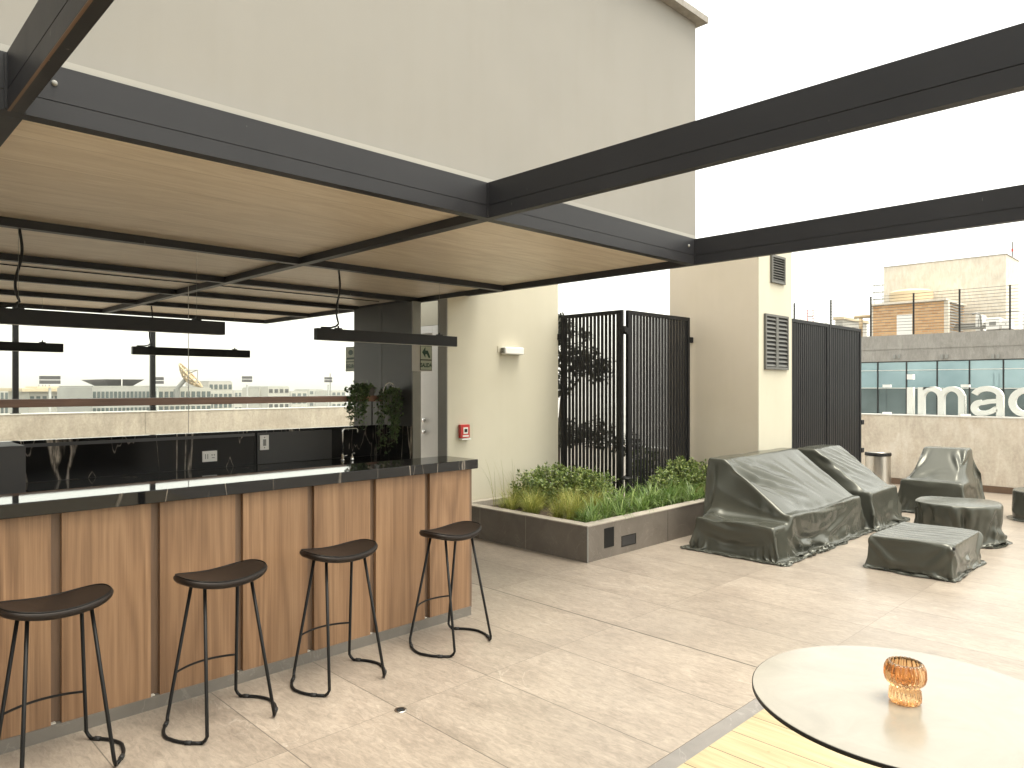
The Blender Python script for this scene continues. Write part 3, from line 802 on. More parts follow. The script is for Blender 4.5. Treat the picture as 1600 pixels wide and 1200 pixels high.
def shrub(name, label, blobs, n, L, m, stem_base, group=None, cat='shrub', sub=None):
    t = thing(name, label, cat, stem_base, 0, group)
    mb = MB(); st_ = MB()
    tot = sum(b[3] * b[4] * b[5] for b in blobs)
    for (x, y, z, rx, ry, rz) in blobs:
        k = int(n * rx * ry * rz / tot)
        st_.tube([stem_base, (x + random.uniform(-.03, .03), y, (z + stem_base[2]) / 2), (x, y, z)], [0.012, 0.008, 0.004], 6)
        # rosettes of leaves on twig ends near the surface, a few inside
        for _ in range(max(1, k // 7)):
            v = rv(); rr = random.uniform(0.72, 1.05) if random.random() < .8 else random.uniform(.3, .7)
            wob = 1 + 0.22 * mnoise.noise(Vector((x * 3 + v.x * 2.3, y * 3 + v.y * 2.3, v.z * 2.3)))
            c = Vector((x + v.x * rx * rr * wob, y + v.y * ry * rr * wob, z + v.z * rz * rr * wob))
            ax = (v + Vector((0, 0, 0.7)) + rv() * 0.4).normalized()
            for j in range(7):
                a = rv(); d = (ax * 0.55 + a).normalized()
                leaf(mb, c + a * 0.01, d, ax, L * random.uniform(.65, 1.15), L * random.uniform(.2, .3))
    part('foliage', mb, m, t, fixn=False)
    part('stem', st_, 'bark', t)
    return t

# ------------------------------------------------------------------ planter
pl = thing('planter', 'low grey stone planter bed in the corner by the slatted screens', 'planter', (5.05, 4.145, 0))
PX, PY, PH = 5.05, 4.145, 0.335
part('side_wall', MB().box(PX, PX + 0.11, PY + 0.0, 5.965, 0, PH - 0.012), 'planter', pl)
part('front_wall', MB().box(PX + 0.1105, 8.155, PY + 0.0, PY + 0.11, 0, PH - 0.012), 'planter', pl)
part('corner_trim', MB().box(PX - 0.003, PX + 0.006, PY - 0.003, PY + 0.006, 0.001, PH - 0.013), 'grey', pl)
part('coping', MB().prism([(PX - 0.004, 5.965), (PX - 0.004, PY - 0.004), (8.155, PY - 0.004), (8.155, PY + 0.115), (PX + 0.115, PY + 0.115), (PX + 0.115, 5.965)], 'z', PH - 0.011, PH), 'coping', pl)
part('back_ledge', MB().box(PX + 0.117, 6.69, 5.86, 5.967, 0.2, PH + 0.002), 'coping', pl)
for x in (6.35, 7.55):
    part('joint', MB().box(x - 0.002, x + 0.002, PY - 0.0012, PY + 0.001, 0.001, PH - 0.013), 'hole', pl)
for y in (4.93, 5.6):
    part('joint', MB().box(PX - 0.0012, PX + 0.001, y - 0.0015, y + 0.0015, 0.001, PH - 0.013), 'coping', pl)
x0, z1 = atB(944, 826, PY); x1, z0 = atB(959, 853, PY)
part('socket_cover', MB().box(x0, x1, PY - 0.004, PY - 0.0003, z0, z1), 'black', pl)
x0, z1 = atB(971, 838, PY); x1, z0 = atB(993.5, 849, PY)
sl = part('step_light', MB().box(x0, x1, PY - 0.004, PY - 0.0003, z0, z0 + 0.006).box(x0, x1, PY - 0.004, PY - 0.0003, z1 - 0.006, z1).box(x0, x0 + 0.006, PY - 0.004, PY - 0.0003, z0 + 0.006, z1 - 0.006).box(x1 - 0.006, x1, PY - 0.004, PY - 0.0003, z0 + 0.006, z1 - 0.006), 'black', pl)
part('lens', MB().box(x0 + 0.0062, x1 - 0.0062, PY - 0.0015, PY - 0.0003, z0 + 0.0062, z1 - 0.0062), 'matte_dark', sl)
part('soil', MB().box(PX + 0.111, 6.69, PY + 0.111, 5.859, 0.1, 0.27).box(6.691, 8.155, PY + 0.111, 4.9, 0.1, 0.268), 'soil', pl)

mb = MB()
def soilz(): return 0.27
spotsg = []
for i in range(46):
    x = random.uniform(PX + 0.17, PX + 1.15); y = random.uniform(PY + 0.3, 5.78)
    if (x - PX) * 0.8 + (PY + 0.9 - y) > 1.05: continue
    spotsg.append((x, y))
for x, y in spotsg:
    s = random.uniform(0.75, 1.2)
    for k in range(120):
        a = random.uniform(0, 2 * math.pi); r = random.uniform(0, 0.035)
        blade(mb, (x + r * math.cos(a), y + r * math.sin(a), soilz()), a, random.uniform(.12, .32) * s, random.uniform(.3, 1.9), random.uniform(.0010, .0020), 6)
# tall wispy seed stems by the wall
for i in range(16):
    x = random.uniform(5.3, 5.75); y = random.uniform(5.5, 5.8)
    blade(mb, (x, y, soilz()), random.uniform(2.4, 3.9), random.uniform(.4, .62), random.uniform(.3, .7), 0.0016, 7)
o = part('ornamental_grass', mb, 'grass', fixn=False, loc=(5.6, 5.0, 0.27))
tag(o, 'fine yellow green feather grass filling the left of the planter', 'grass', kind='stuff')
mb = MB()
for i in range(85):
    x = random.uniform(PX + 0.25, 7.75); y = random.uniform(PY + 0.13, PY + 0.62)
    if x < PX + 0.75 and y > PY + 0.5: continue
    s = random.uniform(.8, 1.15)
    for k in range(30):
        a = random.uniform(0, 2 * math.pi); r = random.uniform(0, 0.04)
        blade(mb, (x + r * math.cos(a), y + r * math.sin(a), soilz()), a, random.uniform(.14, .36) * s, random.uniform(.7, 2.3), random.uniform(.003, .0065), 7)
o = part('strap_leaf_grass', mb, 'strap', fixn=False, loc=(6.4, 4.5, 0.27))
tag(o, 'broad bright green strap leaf grass along the front of the planter', 'grass', kind='stuff')

shrub('green_shrub', 'small leaved green shrub in front of the cream wall, left end of the planter row', [(5.72, 5.5, 0.46, .2, .22, .21), (5.98, 5.38, 0.49, .23, .22, .23), (6.0, 5.62, .47, .2, .18, .2)], 3600, 0.044, M['shrub'], (5.85, 5.45, 0.268))
shrub('green_shrub', 'small leaved green shrub at the foot of the left slatted screen', [(6.22, 5.28, 0.47, .21, .22, .21), (6.42, 5.05, 0.44, .2, .2, .18), (6.5, 5.35, .46, .15, .3, .19)], 3400, 0.044, M['shrub'], (6.35, 5.2, 0.268))
shrub('green_shrub', 'rounded green shrub at the foot of the right screen, beside the covered sofa', [(7.22, 4.74, 0.45, .26, .16, .19), (7.58, 4.74, 0.50, .3, .18, .23), (7.93, 4.72, 0.46, .22, .17, .19)], 4200, 0.044, M['shrub'], (7.6, 4.74, 0.266))
mb = MB()
t = thing('red_bromeliad', 'reddish brown low plant at the planter edge beside the covered sofa', 'plant', (7.75, 4.45, 0.268))
for (x, y) in ((7.6, 4.42), (7.85, 4.5), (7.45, 4.5)):
    for k in range(60):
        a = random.uniform(0, 6.283)
        blade(mb, (x, y, 0.268), a, random.uniform(.1, .2), random.uniform(.7, 1.7), .006, 5)
part('foliage', mb, 'redleaf', t, fixn=False)

t = thing('path_light', 'small black mushroom garden lamp at the corner of the slatted screens', 'lamp', (6.66, 4.9, 0.27))
part('post', MB().tube([(6.60, 4.86, 0.268), (6.60, 4.86, 0.56)], 0.012, 10), 'black', t, True)
part('hood', MB().lathe([(0.014, 0.545), (0.062, 0.556), (0.062, 0.568), (0.045, 0.578), (0.01, 0.583)], 6.60, 4.86, 24), 'black', t, True)

# ------------------------------------------------------------------ slatted screens
def screen(label, axis, c, a0, a1, z0, z1, n, m, brackets=()):
    mid = (a0 + a1) / 2
    t = thing('slatted_screen', label, 'screen', (mid, c, z0) if axis == 'x' else (c, mid, z0), 0, 'black slatted privacy screens')
    def bx(mb, p0, p1, d0, d1, q0, q1):
        if axis == 'x': mb.box(p0, p1, c + d0, c + d1, q0, q1)
        else: mb.box(c + d0, c + d1, p0, p1, q0, q1)
        return mb
    fr = MB(); w = 0.045
    bx(fr, a0, a0 + w, -0.02, 0.02, z0, z1); bx(fr, a1 - w, a1, -0.02, 0.02, z0, z1)
    bx(fr, a0 + w, a1 - w, -0.02, 0.02, z1 - w, z1); bx(fr, a0 + w, a1 - w, -0.02, 0.02, z0, z0 + w)
    part('frame', fr, m, t, bevel=0.002)
    sl = MB(); pitch = (a1 - a0 - 2 * w) / n
    for i in range(n):
        p = a0 + w + pitch * (i + 0.5)
        bx(sl, p - pitch * 0.31, p + pitch * 0.31, -0.007, 0.007, z0 + w, z1 - w)
    part('slats', sl, m, t)
    for p, z, d in brackets:
        b = MB(); bx(b, min(p, p + d), max(p, p + d), -0.03, 0.015, z - 0.035, z + 0.035)
        part('bracket', b, m, t, bevel=0.002)
    return t
screen('black slatted screen at left, standing against the cream wall over the planter', 'y', 6.71, 4.985, 5.925, 0.30, 2.485, 15, M['screen'],
       ((5.925, 2.22, 0.1), (4.985, 2.26, -0.05), (5.925, 0.55, 0.1)))
screen('black slatted screen facing the terrace, left of the beige column', 'x', 4.975, 6.775, 8.1, 0.30, 2.485, 19, M['screen'],
       ((8.1, 2.2, 0.1), (6.775, 2.24, -0.045), (8.1, 0.55, 0.1)))
screen('dark slatted screen right of the louvred wall, the half beside the louvres', 'x', 4.09, 9.09, 10.30, 0.12, 2.485, 17, M['screen_grey'])
screen('dark slatted screen right of the louvred wall, the half ending at the concrete parapet', 'x', 4.09, 10.335, 11.55, 0.12, 2.485, 17, M['screen_grey'],
       ((11.55, 1.05, 0.09), (11.55, 0.62, 0.09)))

# beige column block with louvres
cb = thing('column_block', 'beige rendered column block with two grey louvred vents', 'building', (8.6, 4.5, 0))
part('wall', B(8.164, 9.077, 4.066, 5.3, 0, 3.42), 'beige', cb)
part('front_render', B(8.166, 9.075, 4.056, 4.0655, 0, 3.42), 'cream', cb)
def louvre(x0, x1, z0, z1, n, leaves):
    y = 4.056
    f = MB(); w = 0.03
    f.box(x0, x0 + w, y - 0.03, y - 0.001, z0, z1).box(x1 - w, x1, y - 0.03, y - 0.001, z0, z1).box(x0 + w, x1 - w, y - 0.03, y - 0.001, z0, z0 + w).box(x0 + w, x1 - w, y - 0.03, y - 0.001, z1 - w, z1)
    if leaves == 2:
        xm = (x0 + x1) / 2; f.box(xm - 0.035, xm + 0.035, y - 0.028, y - 0.001, z0 + w, z1 - w)
    v = part('louvre_vent', f, 'louvre', cb, bevel=0.002)
    part('backing', B(x0 + w, x1 - w, y - 0.004, y - 0.001, z0 + w, z1 - w), 'hole', v)
    s = MB(); spans = [(x0 + w, x1 - w)] if leaves == 1 else [(x0 + w, (x0 + x1) / 2 - 0.035), ((x0 + x1) / 2 + 0.035, x1 - w)]
    for a, b in spans:
        for i in range(n):
            z = z0 + w + (z1 - z0 - 2 * w) * (i + 0.5) / n; h = (z1 - z0 - 2 * w) / n
            s.prism([(y - 0.027, z - h * 0.30), (y - 0.022, z - h * 0.34), (y - 0.006, z + h * 0.16), (y - 0.011, z + h * 0.20)], 'x', a, b)
    part('slats', s, 'louvre', v)
louvre(8.465, 8.84, 2.885, 3.23, 9, 1)
louvre(8.296, 8.93, 1.81, 2.49, 12, 2)

# low white wall and planting behind the slatted screens
t = thing('low_wall', 'low white wall seen through the slatted screens', 'wall', (9.2, 7, 0))
part('wall', B(9.2, 9.35, 5.4, 9.5, 0, 0.62), 'white', t)
part('coping', B(9.17, 9.38, 5.4, 9.5, 0.622, 0.67), 'white', t)
tr = thing('small_tree', 'dark leaved small tree growing behind the left slatted screen', 'tree', (7.55, 6.75, 0))
tk = MB().tube([(7.55, 6.75, 0), (7.52, 6.7, 0.8), (7.5, 6.62, 1.4), (7.45, 6.5, 1.9), (7.4, 6.45, 2.3)], [0.035, 0.03, 0.026, 0.018, 0.01], 8)
tk.tube([(7.5, 6.62, 1.4), (7.55, 6.3, 1.75), (7.55, 6.05, 1.9)], [0.018, 0.012, 0.006], 6).tube([(7.46, 6.53, 1.8), (7.3, 6.7, 2.1), (7.2, 6.8, 2.3)], [0.016, 0.011, 0.006], 6)
part('trunk', tk, 'bark', tr, True)
mb = MB()
for (x, y, z, r, k) in ((7.4, 6.7, 2.25, .30, 900), (7.3, 6.75, 1.9, .30, 1000), (7.5, 6.3, 1.95, .26, 700), (7.6, 6.05, 1.85, .2, 420), (7.35, 6.65, 1.62, .25, 650), (7.42, 6.5, 2.42, .13, 260), (7.5, 6.2, 2.3, .10, 90), (7.45, 6.62, 2.56, .06, 60)):
    for i in range(k):
        v = rv(); rr = r * random.uniform(.2, 1.05) * (1 + .35 * mnoise.noise(Vector((v.x * 2 + x, v.y * 2 + y, v.z * 2 + z))))
        leaf(mb, Vector((x, y, z)) + v * rr, rv(), Vector((0, 0, 1)), random.uniform(.05, .09), random.uniform(.014, .024))
part('crown', mb, 'darkleaf', tr, fixn=False)
shrub('dark_shrub', 'dark low shrub behind the left slatted screen, under the small tree', [(7.35, 6.45, 0.95, .25, .3, .2), (7.6, 6.1, 0.95, .25, .25, .2), (7.75, 5.7, 0.85, .2, .2, .16)], 3200, 0.05, M['darkleaf'], (7.5, 6.2, 0))
shrub('dark_shrub', 'dark low shrub seen through the gap between the two slatted screens', [(8.2, 5.75, 0.6, .2, .2, .2), (8.0, 5.6, 0.35, .25, .2, .25)], 1600, 0.045, M['shrub'], (8.1, 5.7, 0))

# ------------------------------------------------------------------ furniture under covers (cloth relaxed over solid shapes)
def drape(nu, nv, nw, mapf, solids, excess=1.03, steps=110, iters=9, seed=1, stiff=0.06, noise_amp=0.005):
    rng = np.random.default_rng(seed)
    idx = {}; P_ = []
    def vid(i, j, k):
        if (i, j, k) not in idx:
            idx[(i, j, k)] = len(P_); P_.append(mapf(i / nu, j / nv, k / nw))
        return idx[(i, j, k)]
    F = []
    for i in range(nu):
        for j in range(nv): F.append((vid(i, j, nw), vid(i + 1, j, nw), vid(i + 1, j + 1, nw), vid(i, j + 1, nw)))
    for k in range(nw):
        for i in range(nu):
            F.append((vid(i, 0, k), vid(i + 1, 0, k), vid(i + 1, 0, k + 1), vid(i, 0, k + 1)))
            F.append((vid(i + 1, nv, k), vid(i, nv, k), vid(i, nv, k + 1), vid(i + 1, nv, k + 1)))
        for j in range(nv):
            F.append((vid(0, j + 1, k), vid(0, j, k), vid(0, j, k + 1), vid(0, j + 1, k + 1)))
            F.append((vid(nu, j, k), vid(nu, j + 1, k), vid(nu, j + 1, k + 1), vid(nu, j, k + 1)))
    X = np.array(P_, float)
    E = set(); em = {}
    for q in F:
        for a in range(4):
            e = tuple(sorted((q[a], q[(a + 1) % 4]))); E.add(e)
            em.setdefault(e, []).append((q, a))
        E.add(tuple(sorted((q[0], q[2])))); E.add(tuple(sorted((q[1], q[3]))))
    bend = []
    for e, qs in em.items():
        if len(qs) == 2:
            for v in e:
                o = []
                for q, a in qs:
                    p = q.index(v); nb = [q[(p + 1) % 4], q[(p - 1) % 4]]
                    o.append([w for w in nb if w not in e][0])
                bend.append(tuple(o))
    E = np.array(sorted(E)); Bd = np.array(bend)
    dv = X[E[:, 0]] - X[E[:, 1]]; ln = np.linalg.norm(dv, axis=1)
    L0 = ln * np.where(np.abs(dv[:, 2]) > 0.85 * ln, 1.004, excess)
    LB = np.linalg.norm(X[Bd[:, 0]] - X[Bd[:, 1]], axis=1) * excess
    hem = np.array([idx[k] for k in idx if k[2] == 0])
    I = np.concatenate([E[:, 0], E[:, 1], Bd[:, 0], Bd[:, 1]]); n = len(X)
    cnt = np.maximum(1, np.bincount(E.ravel(), minlength=n)) 
    X0 = X.copy()
    # smooth lateral noise breaks the symmetry so the slack buckles into folds
    for v in range(n):
        p = X[v]; X[v] += noise_amp * 4 * np.array(mnoise.noise_vector(Vector(p * 4.2 + seed))) + noise_amp * np.array(mnoise.noise_vector(Vector(p * 9 + seed)))
    Pv = X.copy()
    for s in range(steps):
        Vv = (X - Pv) * 0.90
        Pv = X.copy()
        X = X + Vv; X[:, 2] -= 0.0011
        for it in range(iters):
            d = X[E[:, 1]] - X[E[:, 0]]; l = np.linalg.norm(d, axis=1) + 1e-9
            c = d * ((l - L0) / l * np.where(l > L0, 0.5, 0.45))[:, None]
            db = X[Bd[:, 1]] - X[Bd[:, 0]]; lb = np.linalg.norm(db, axis=1) + 1e-9
            cb_ = db * (np.minimum(0, lb - LB) / lb * 0.5 * stiff)[:, None]
            W = np.concatenate([c, -c, cb_, -cb_])
            acc = np.stack([np.bincount(I, W[:, a], n) for a in range(3)], 1)
            X += acc / cnt[:, None] * 2.2
            for pn, pd in solids:
                D = X @ pn.T - pd
                ins = np.where(D.max(axis=1) < 0)[0]
                if len(ins):
                    w = D[ins].argmax(axis=1)
                    X[ins] -= pn[w] * D[ins, w][:, None]
                    Pv[ins] += (X[ins] - Pv[ins]) * 0.5
            low = X[:, 2] < 0.006
            X[low, 2] = 0.006
            Pv[low, :2] += (X[low, :2] - Pv[low, :2]) * 0.6
    return [tuple(p) for p in X], F
def hull_box(x0, x1, y0, y1, z0, z1, extra=()):
    n = [(1, 0, 0), (-1, 0, 0), (0, 1, 0), (0, -1, 0), (0, 0, 1), (0, 0, -1)]; d = [x1, -x0, y1, -y0, z1, -z0 + 1]
    for nn, dd in extra:
        q = math.sqrt(sum(a * a for a in nn)); n.append(tuple(a / q for a in nn)); d.append(dd / q)
    return np.array(n, float), np.array(d, float)

def resample(pts, n=14):
    P_ = [Vector(p) for p in pts]
    if len(P_) == 2: return np.array([tuple(P_[0].lerp(P_[1], k / n)) for k in range(n + 1)])
    out = []
    for k in range(n + 1):                       # quadratic through three control points
        u = k / n; a, m, b = P_[0], P_[1] * 2 - (P_[0] + P_[2]) * 0.5, P_[2]
        out.append(tuple(a * (1 - u) ** 2 + m * (2 * u * (1 - u)) + b * u * u))
    return np.array(out)
def creases(V, F, seed, folds):
    """push folds out of the relaxed cloth: each fold is a curve in space, a height and a width"""
    X = np.array(V); N = np.zeros_like(X)
    for q in F:
        n = np.cross(X[q[2]] - X[q[0]], X[q[3]] - X[q[1]])
        for v in q: N[v] += n
    N /= np.linalg.norm(N, axis=1)[:, None] + 1e-9
    c = X.mean(axis=0)
    if ((X - c) * N).sum() < 0: N = -N
    wob = np.array([mnoise.noise(Vector(p * 3.0 + seed)) for p in X]); wob2 = np.array([mnoise.noise(Vector(p * 7.0 - seed)) for p in X])
    D = 0.006 * wob + 0.012 * np.array([mnoise.noise(Vector(p * 1.8 + 2 * seed)) for p in X]) * np.clip(X[:, 2] / 0.3, 0, 1)
    for pts, amp, w, fade in folds:
        P_ = resample(pts); best = np.full(len(X), 9.0); tt = np.zeros(len(X))
        for k in range(len(P_) - 1):
            a, b = P_[k], P_[k + 1]; ab = b - a; l2 = (ab * ab).sum() + 1e-12
            u = np.clip(((X - a) @ ab) / l2, 0, 1)
            d = np.linalg.norm(X - a - u[:, None] * ab, axis=1)
            m = d < best; best[m] = d[m]; tt[m] = (k + u[m]) / (len(P_) - 1)
        d = best + 0.012 * wob2 * (best > 0.004)
        env = np.ones_like(tt)
        if fade in ('both', 'start'): env *= np.clip(tt * 3.2, 0, 1)
        if fade in ('both', 'end'): env *= np.clip((1 - tt) * 2.2, 0, 1)
        D += amp * env * (np.exp(-np.abs(d) / w) - 0.42 * np.exp(-((np.abs(d) - 2.3 * w) / (0.9 * w)) ** 2))
    D *= 1.45
    X = X + N * D[:, None]
    X[:, 2] = np.maximum(X[:, 2], 0.004)
    return [tuple(p) for p in X]
rnd = random.Random(11)
def box_folds(x0, x1, y0, y1, h, n=1.0, k=0.02):
    """swags and corner pleats of a loose box cover (faces seen from -x and -y)"""
    f = []
    L, Wd = x1 - x0, y1 - y0
    for q in range(int(5 * n)):
        z = h * rnd.uniform(.15, .8); a = rnd.uniform(.02, .25); b = rnd.uniform(.6, .98)
        f.append((((x0 + L * a, y0, min(h * .95, z + h * .22)), (x0 + L * (a + b) / 2, y0, max(.03, z - h * .12)), (x0 + L * b, y0, min(h * .95, z + h * rnd.uniform(-.1, .3)))), k * rnd.uniform(.5, 1.1), rnd.uniform(.016, .03), 'both'))
        a = rnd.uniform(.02, .25); b = rnd.uniform(.6, .98); z = h * rnd.uniform(.15, .8)
        f.append((((x0, y0 + Wd * a, min(h * .95, z + h * .2)), (x0, y0 + Wd * (a + b) / 2, max(.03, z - h * .1)), (x0, y0 + Wd * b, z + h * rnd.uniform(-.1, .1))), k * rnd.uniform(.4, .9), rnd.uniform(.016, .03), 'both'))
    for cx, dx in ((x0, 1), (x1, -1)):
        for q in range(int(3 * n)):
            f.append((((cx, y0, h * .97), (cx + dx * L * rnd.uniform(.08, .3), y0, h * rnd.uniform(0.02, .3))), k * rnd.uniform(.6, 1.2), .02, 'end'))
    for q in range(int(2 * n)):
        f.append((((x0, y0 + .0, h * .97), (x0, y0 + Wd * rnd.uniform(.12, .4), h * rnd.uniform(.02, .3))), k * rnd.uniform(.6, 1.1), .02, 'end'))
        f.append((((x0, y1, h * .97), (x0, y1 - Wd * rnd.uniform(.12, .4), h * rnd.uniform(.02, .3))), k * rnd.uniform(.6, 1.1), .02, 'end'))
    return f

def covered(name, label, cat, loc, sim, folds=(), group=None):
    V, F = sim
    V = creases(V, F, len(V) * 0.013, list(folds))
    t = thing(name, label, cat, loc, 0, group)
    mb = MB(); mb.v = V; mb.f = F
    o = part('cover', mb, 'cover', t, True)
    s = o.modifiers.new('sub', 'SUBSURF'); s.levels = 1; s.render_levels = 1
    return t, o

# sofa: back along +y, low arm box at its left end
SX0, SX1, SY0, SY1 = 6.20, 8.36, 2.86, 3.86
def sofa_map(u, v, w):
    u2 = u
    x = SX0 + (SX1 - SX0) * u2
    hp = 0.445 + (0.90 - 0.445) * min(1, max(0, (v - 0.03) / 0.72)) if v > 0.03 else 0.445
    if v > 0.75: hp = 0.90
    lo = 0.335
    k = min(1, max(0, (x - 6.46) / 0.10)); h = lo * (1 - k) + hp * k
    fl = 1 + 0.0 * w
    y = SY0 + (SY1 - SY0) * v
    # slight flare at hem
    f = (1 - w) * 0.025
    y += f * (2 * v - 1); x += f * (2 * u - 1)
    return (x, y, 0.006 + (h - 0.006) * w)
sof = [hull_box(6.56, 8.32, 2.93, 3.80, 0, 0.39), hull_box(6.58, 8.30, 2.93, 3.83, 0, 0.872, [((0, -0.5, 0.65), -0.5 * 2.97 + 0.65 * 0.36)]),
       hull_box(6.26, 6.56, 2.96, 3.78, 0, 0.315)]
def SP(x, t): return (x, 2.91 + .66 * t, .415 + .475 * t)      # on the slope of the sofa cover
def SF(x, z): return (x, 2.865, z)                              # on its front
def SL(y, z): return (6.185, y, z)                              # on its low left end
sofa_folds = [((SP(6.62, 1.0), SP(6.95, .62), SP(7.42, .30)), 0.105, .040, 'both'), ((SP(6.60, .96), SP(6.78, .55), SP(7.10, .16)), 0.060, .030, 'both'),
  ((SP(6.68, 1.0), SP(7.25, .75), SP(7.72, .22)), 0.033, .030, 'both'), ((SP(7.05, 1.0), SP(7.45, .6), SP(7.66, .05)), 0.030, .022, 'both'), ((SP(7.4, .98), SP(7.62, .5), SP(7.85, .0)), 0.024, .02, 'both'),
  ((SP(7.75, 1.0), SP(7.9, .5), SP(8.08, .0)), 0.030, .024, 'both'), ((SP(8.1, 1.0), SP(8.18, .5), SP(8.27, .02)), 0.036, .022, 'both'), ((SP(8.0, .6), SP(8.1, .3), SP(8.2, .0)), 0.024, .018, 'both'),
  ((SP(6.58, .98), SP(6.60, .5), SP(6.62, .02)), 0.021, .015, 'both'), ((SP(6.75, .18), SP(7.4, .06), SP(8.30, .02)), 0.045, .030, 'both'),
  ((SF(6.50, .30), SF(7.1, .07), SF(8.30, .36)), .040, .034, 'both'), ((SF(6.55, .22), SF(7.3, .03), SF(8.34, .25)), .036, .030, 'both'), ((SF(6.6, .38), SF(7.15, .17), SF(8.10, .40)), .030, .028, 'both'), ((SF(6.9, .38), SF(7.5, .25), SF(8.30, .40)), .018, .02, 'both'),
  (((6.40, 2.88, .33), (6.55, 2.84, .16), (6.72, 2.83, .0)), .045, .026, 'start'), (((6.36, 2.9, .34), (6.33, 2.84, .16), (6.28, 2.83, .0)), .03, .024, 'start'), ((SF(6.62, .42), SF(6.72, .22), SF(6.95, .02)), .03, .024, 'both'),
  ((SL(3.86, .30), SL(3.45, .15), SL(2.88, .24)), .042, .032, 'both'), ((SL(3.80, .17), SL(3.4, .07), SL(2.92, .15)), .034, .028, 'both'), ((SL(3.84, .24), SL(3.6, .1), SL(3.35, .02)), .024, .022, 'both'), ((SL(3.1, .30), SL(3.0, .2), SL(2.88, .05)), .024, .022, 'both'),
  (((6.52, 3.84, .36), (6.36, 3.5, .31), (6.5, 2.98, .30)), .030, .028, 'both'), (((6.45, 3.8, .33), (6.30, 3.45, .32), (6.30, 3.0, .32)), .024, .024, 'both'), (((6.56, 3.85, .75), (6.55, 3.72, .5), (6.52, 3.62, .36)), .014, .03, 'both')]
for q in range(15):
    x = 6.95 + q * .09 + rnd.uniform(-.03, .03)
    sofa_folds.append(((SP(x, .02), SP(x - rnd.uniform(.02, .12), rnd.uniform(.15, .38))), rnd.uniform(.010, .022), rnd.uniform(.012, .018), 'both'))
    sofa_folds.append(((SF(x, .42), SF(x + rnd.uniform(-.05, .05), rnd.uniform(.18, .3))), rnd.uniform(.012, .024), rnd.uniform(.013, .02), 'both'))
covered('covered_sofa', 'long sofa under a dark olive rain cover, beside the planter', 'sofa', (7.3, 3.4, 0),
        drape(116, 56, 28, sofa_map, sof, 1.012, 60, 9, 3), sofa_folds)

# armchair beyond the sofa
def chair_map(x0, x1, y0, y1, hf, hb, back):
    def f(u, v, w):
        if back == 'y':
            s = v
        else:
            s = u
        hp = hf if s < 0.05 else (hb if s > 0.8 else hf + (hb - hf) * (s - 0.05) / 0.75)
        g = (1 - w) * 0.02
        sh_ = 1 - 0.10 * w * s     # narrower towards the top of the back
        x = x0 + (x1 - x0) * u + g * (2 * u - 1); y = y0 + (y1 - y0) * v + g * (2 * v - 1)
        if back == 'y':
            xm = (x0 + x1) / 2; x = xm + (x - xm) * sh_
        else:
            ym = (y0 + y1) / 2; y = ym + (y - ym) * sh_
        return (x, y, 0.006 + (hp - 0.006) * w)
    return f
def CP(x, t): return (x, 2.85 + .70 * t, .45 + .43 * t)
c_folds = [((CP(8.50, 1.0), CP(8.75, .5), CP(9.35, .08)), .040, .034, 'both'), ((CP(8.62, 1.0), CP(9.0, .6), CP(9.42, .2)), .030, .028, 'both'), ((CP(8.48, .75), CP(8.7, .3), CP(9.2, .0)), .032, .028, 'both'),
  ((CP(8.85, 1.0), CP(9.2, .65), CP(9.44, .35)), .026, .024, 'both'), ((CP(8.46, .5), CP(8.6, .2), CP(8.95, -.02)), .024, .024, 'both'), ((CP(9.1, 1.0), CP(9.28, .75), CP(9.4, .5)), .018, .02, 'both')] + box_folds(8.42, 9.46, 2.80, 3.82, .46, 1.2, .026)
covered('covered_armchair', 'armchair under a dark rain cover, right behind the covered sofa', 'armchair', (9.05, 3.3, 0),
        drape(48, 52, 26, chair_map(8.42, 9.46, 2.80, 3.82, 0.47, 0.885, 'y'),
              [hull_box(8.50, 9.38, 2.88, 3.72, 0, 0.42), hull_box(8.55, 9.33, 2.9, 3.78, 0, 0.86, [((0, -0.48, 0.62), -0.48 * 2.95 + 0.62 * 0.40)])], 1.012, 55, 9, 8), c_folds)
# armchair facing the camera, back towards the parapet
def DP(y, t): return (10.06 + .70 * t, y, .44 + .35 * t)
c_folds = [((DP(3.06, .1), DP(2.95, .5), DP(2.92, 1.0)), .020, .018, 'both'), ((DP(2.95, .02), DP(2.75, .25), DP(2.55, .3)), .018, .024, 'both'), ((DP(2.5, 1.0), DP(2.42, .5), DP(2.34, .05)), .03, .024, 'both'), ((DP(2.6, .9), DP(2.5, .5), DP(2.36, .2)), .024, .022, 'both'),
  ((DP(3.08, .0), DP(2.7, -.03), DP(2.34, .0)), .022, .02, 'both'), ((DP(2.85, .3), DP(2.7, .12), DP(2.5, .05)), .014, .02, 'both')] + box_folds(9.98, 11.02, 2.27, 3.17, .44, 1.3, .026)
covered('covered_armchair', 'armchair under a dark rain cover, standing before the concrete parapet', 'armchair', (10.5, 2.75, 0),
        drape(52, 46, 26, chair_map(9.98, 11.02, 2.27, 3.17, 0.46, 0.80, 'x'),
              [hull_box(10.06, 10.9, 2.36, 3.08, 0, 0.41), hull_box(10.08, 10.96, 2.46, 2.98, 0, 0.79, [((-0.44, 0, 0.62), -0.44 * 10.14 + 0.62 * 0.40)])], 1.012, 55, 9, 12), c_folds)
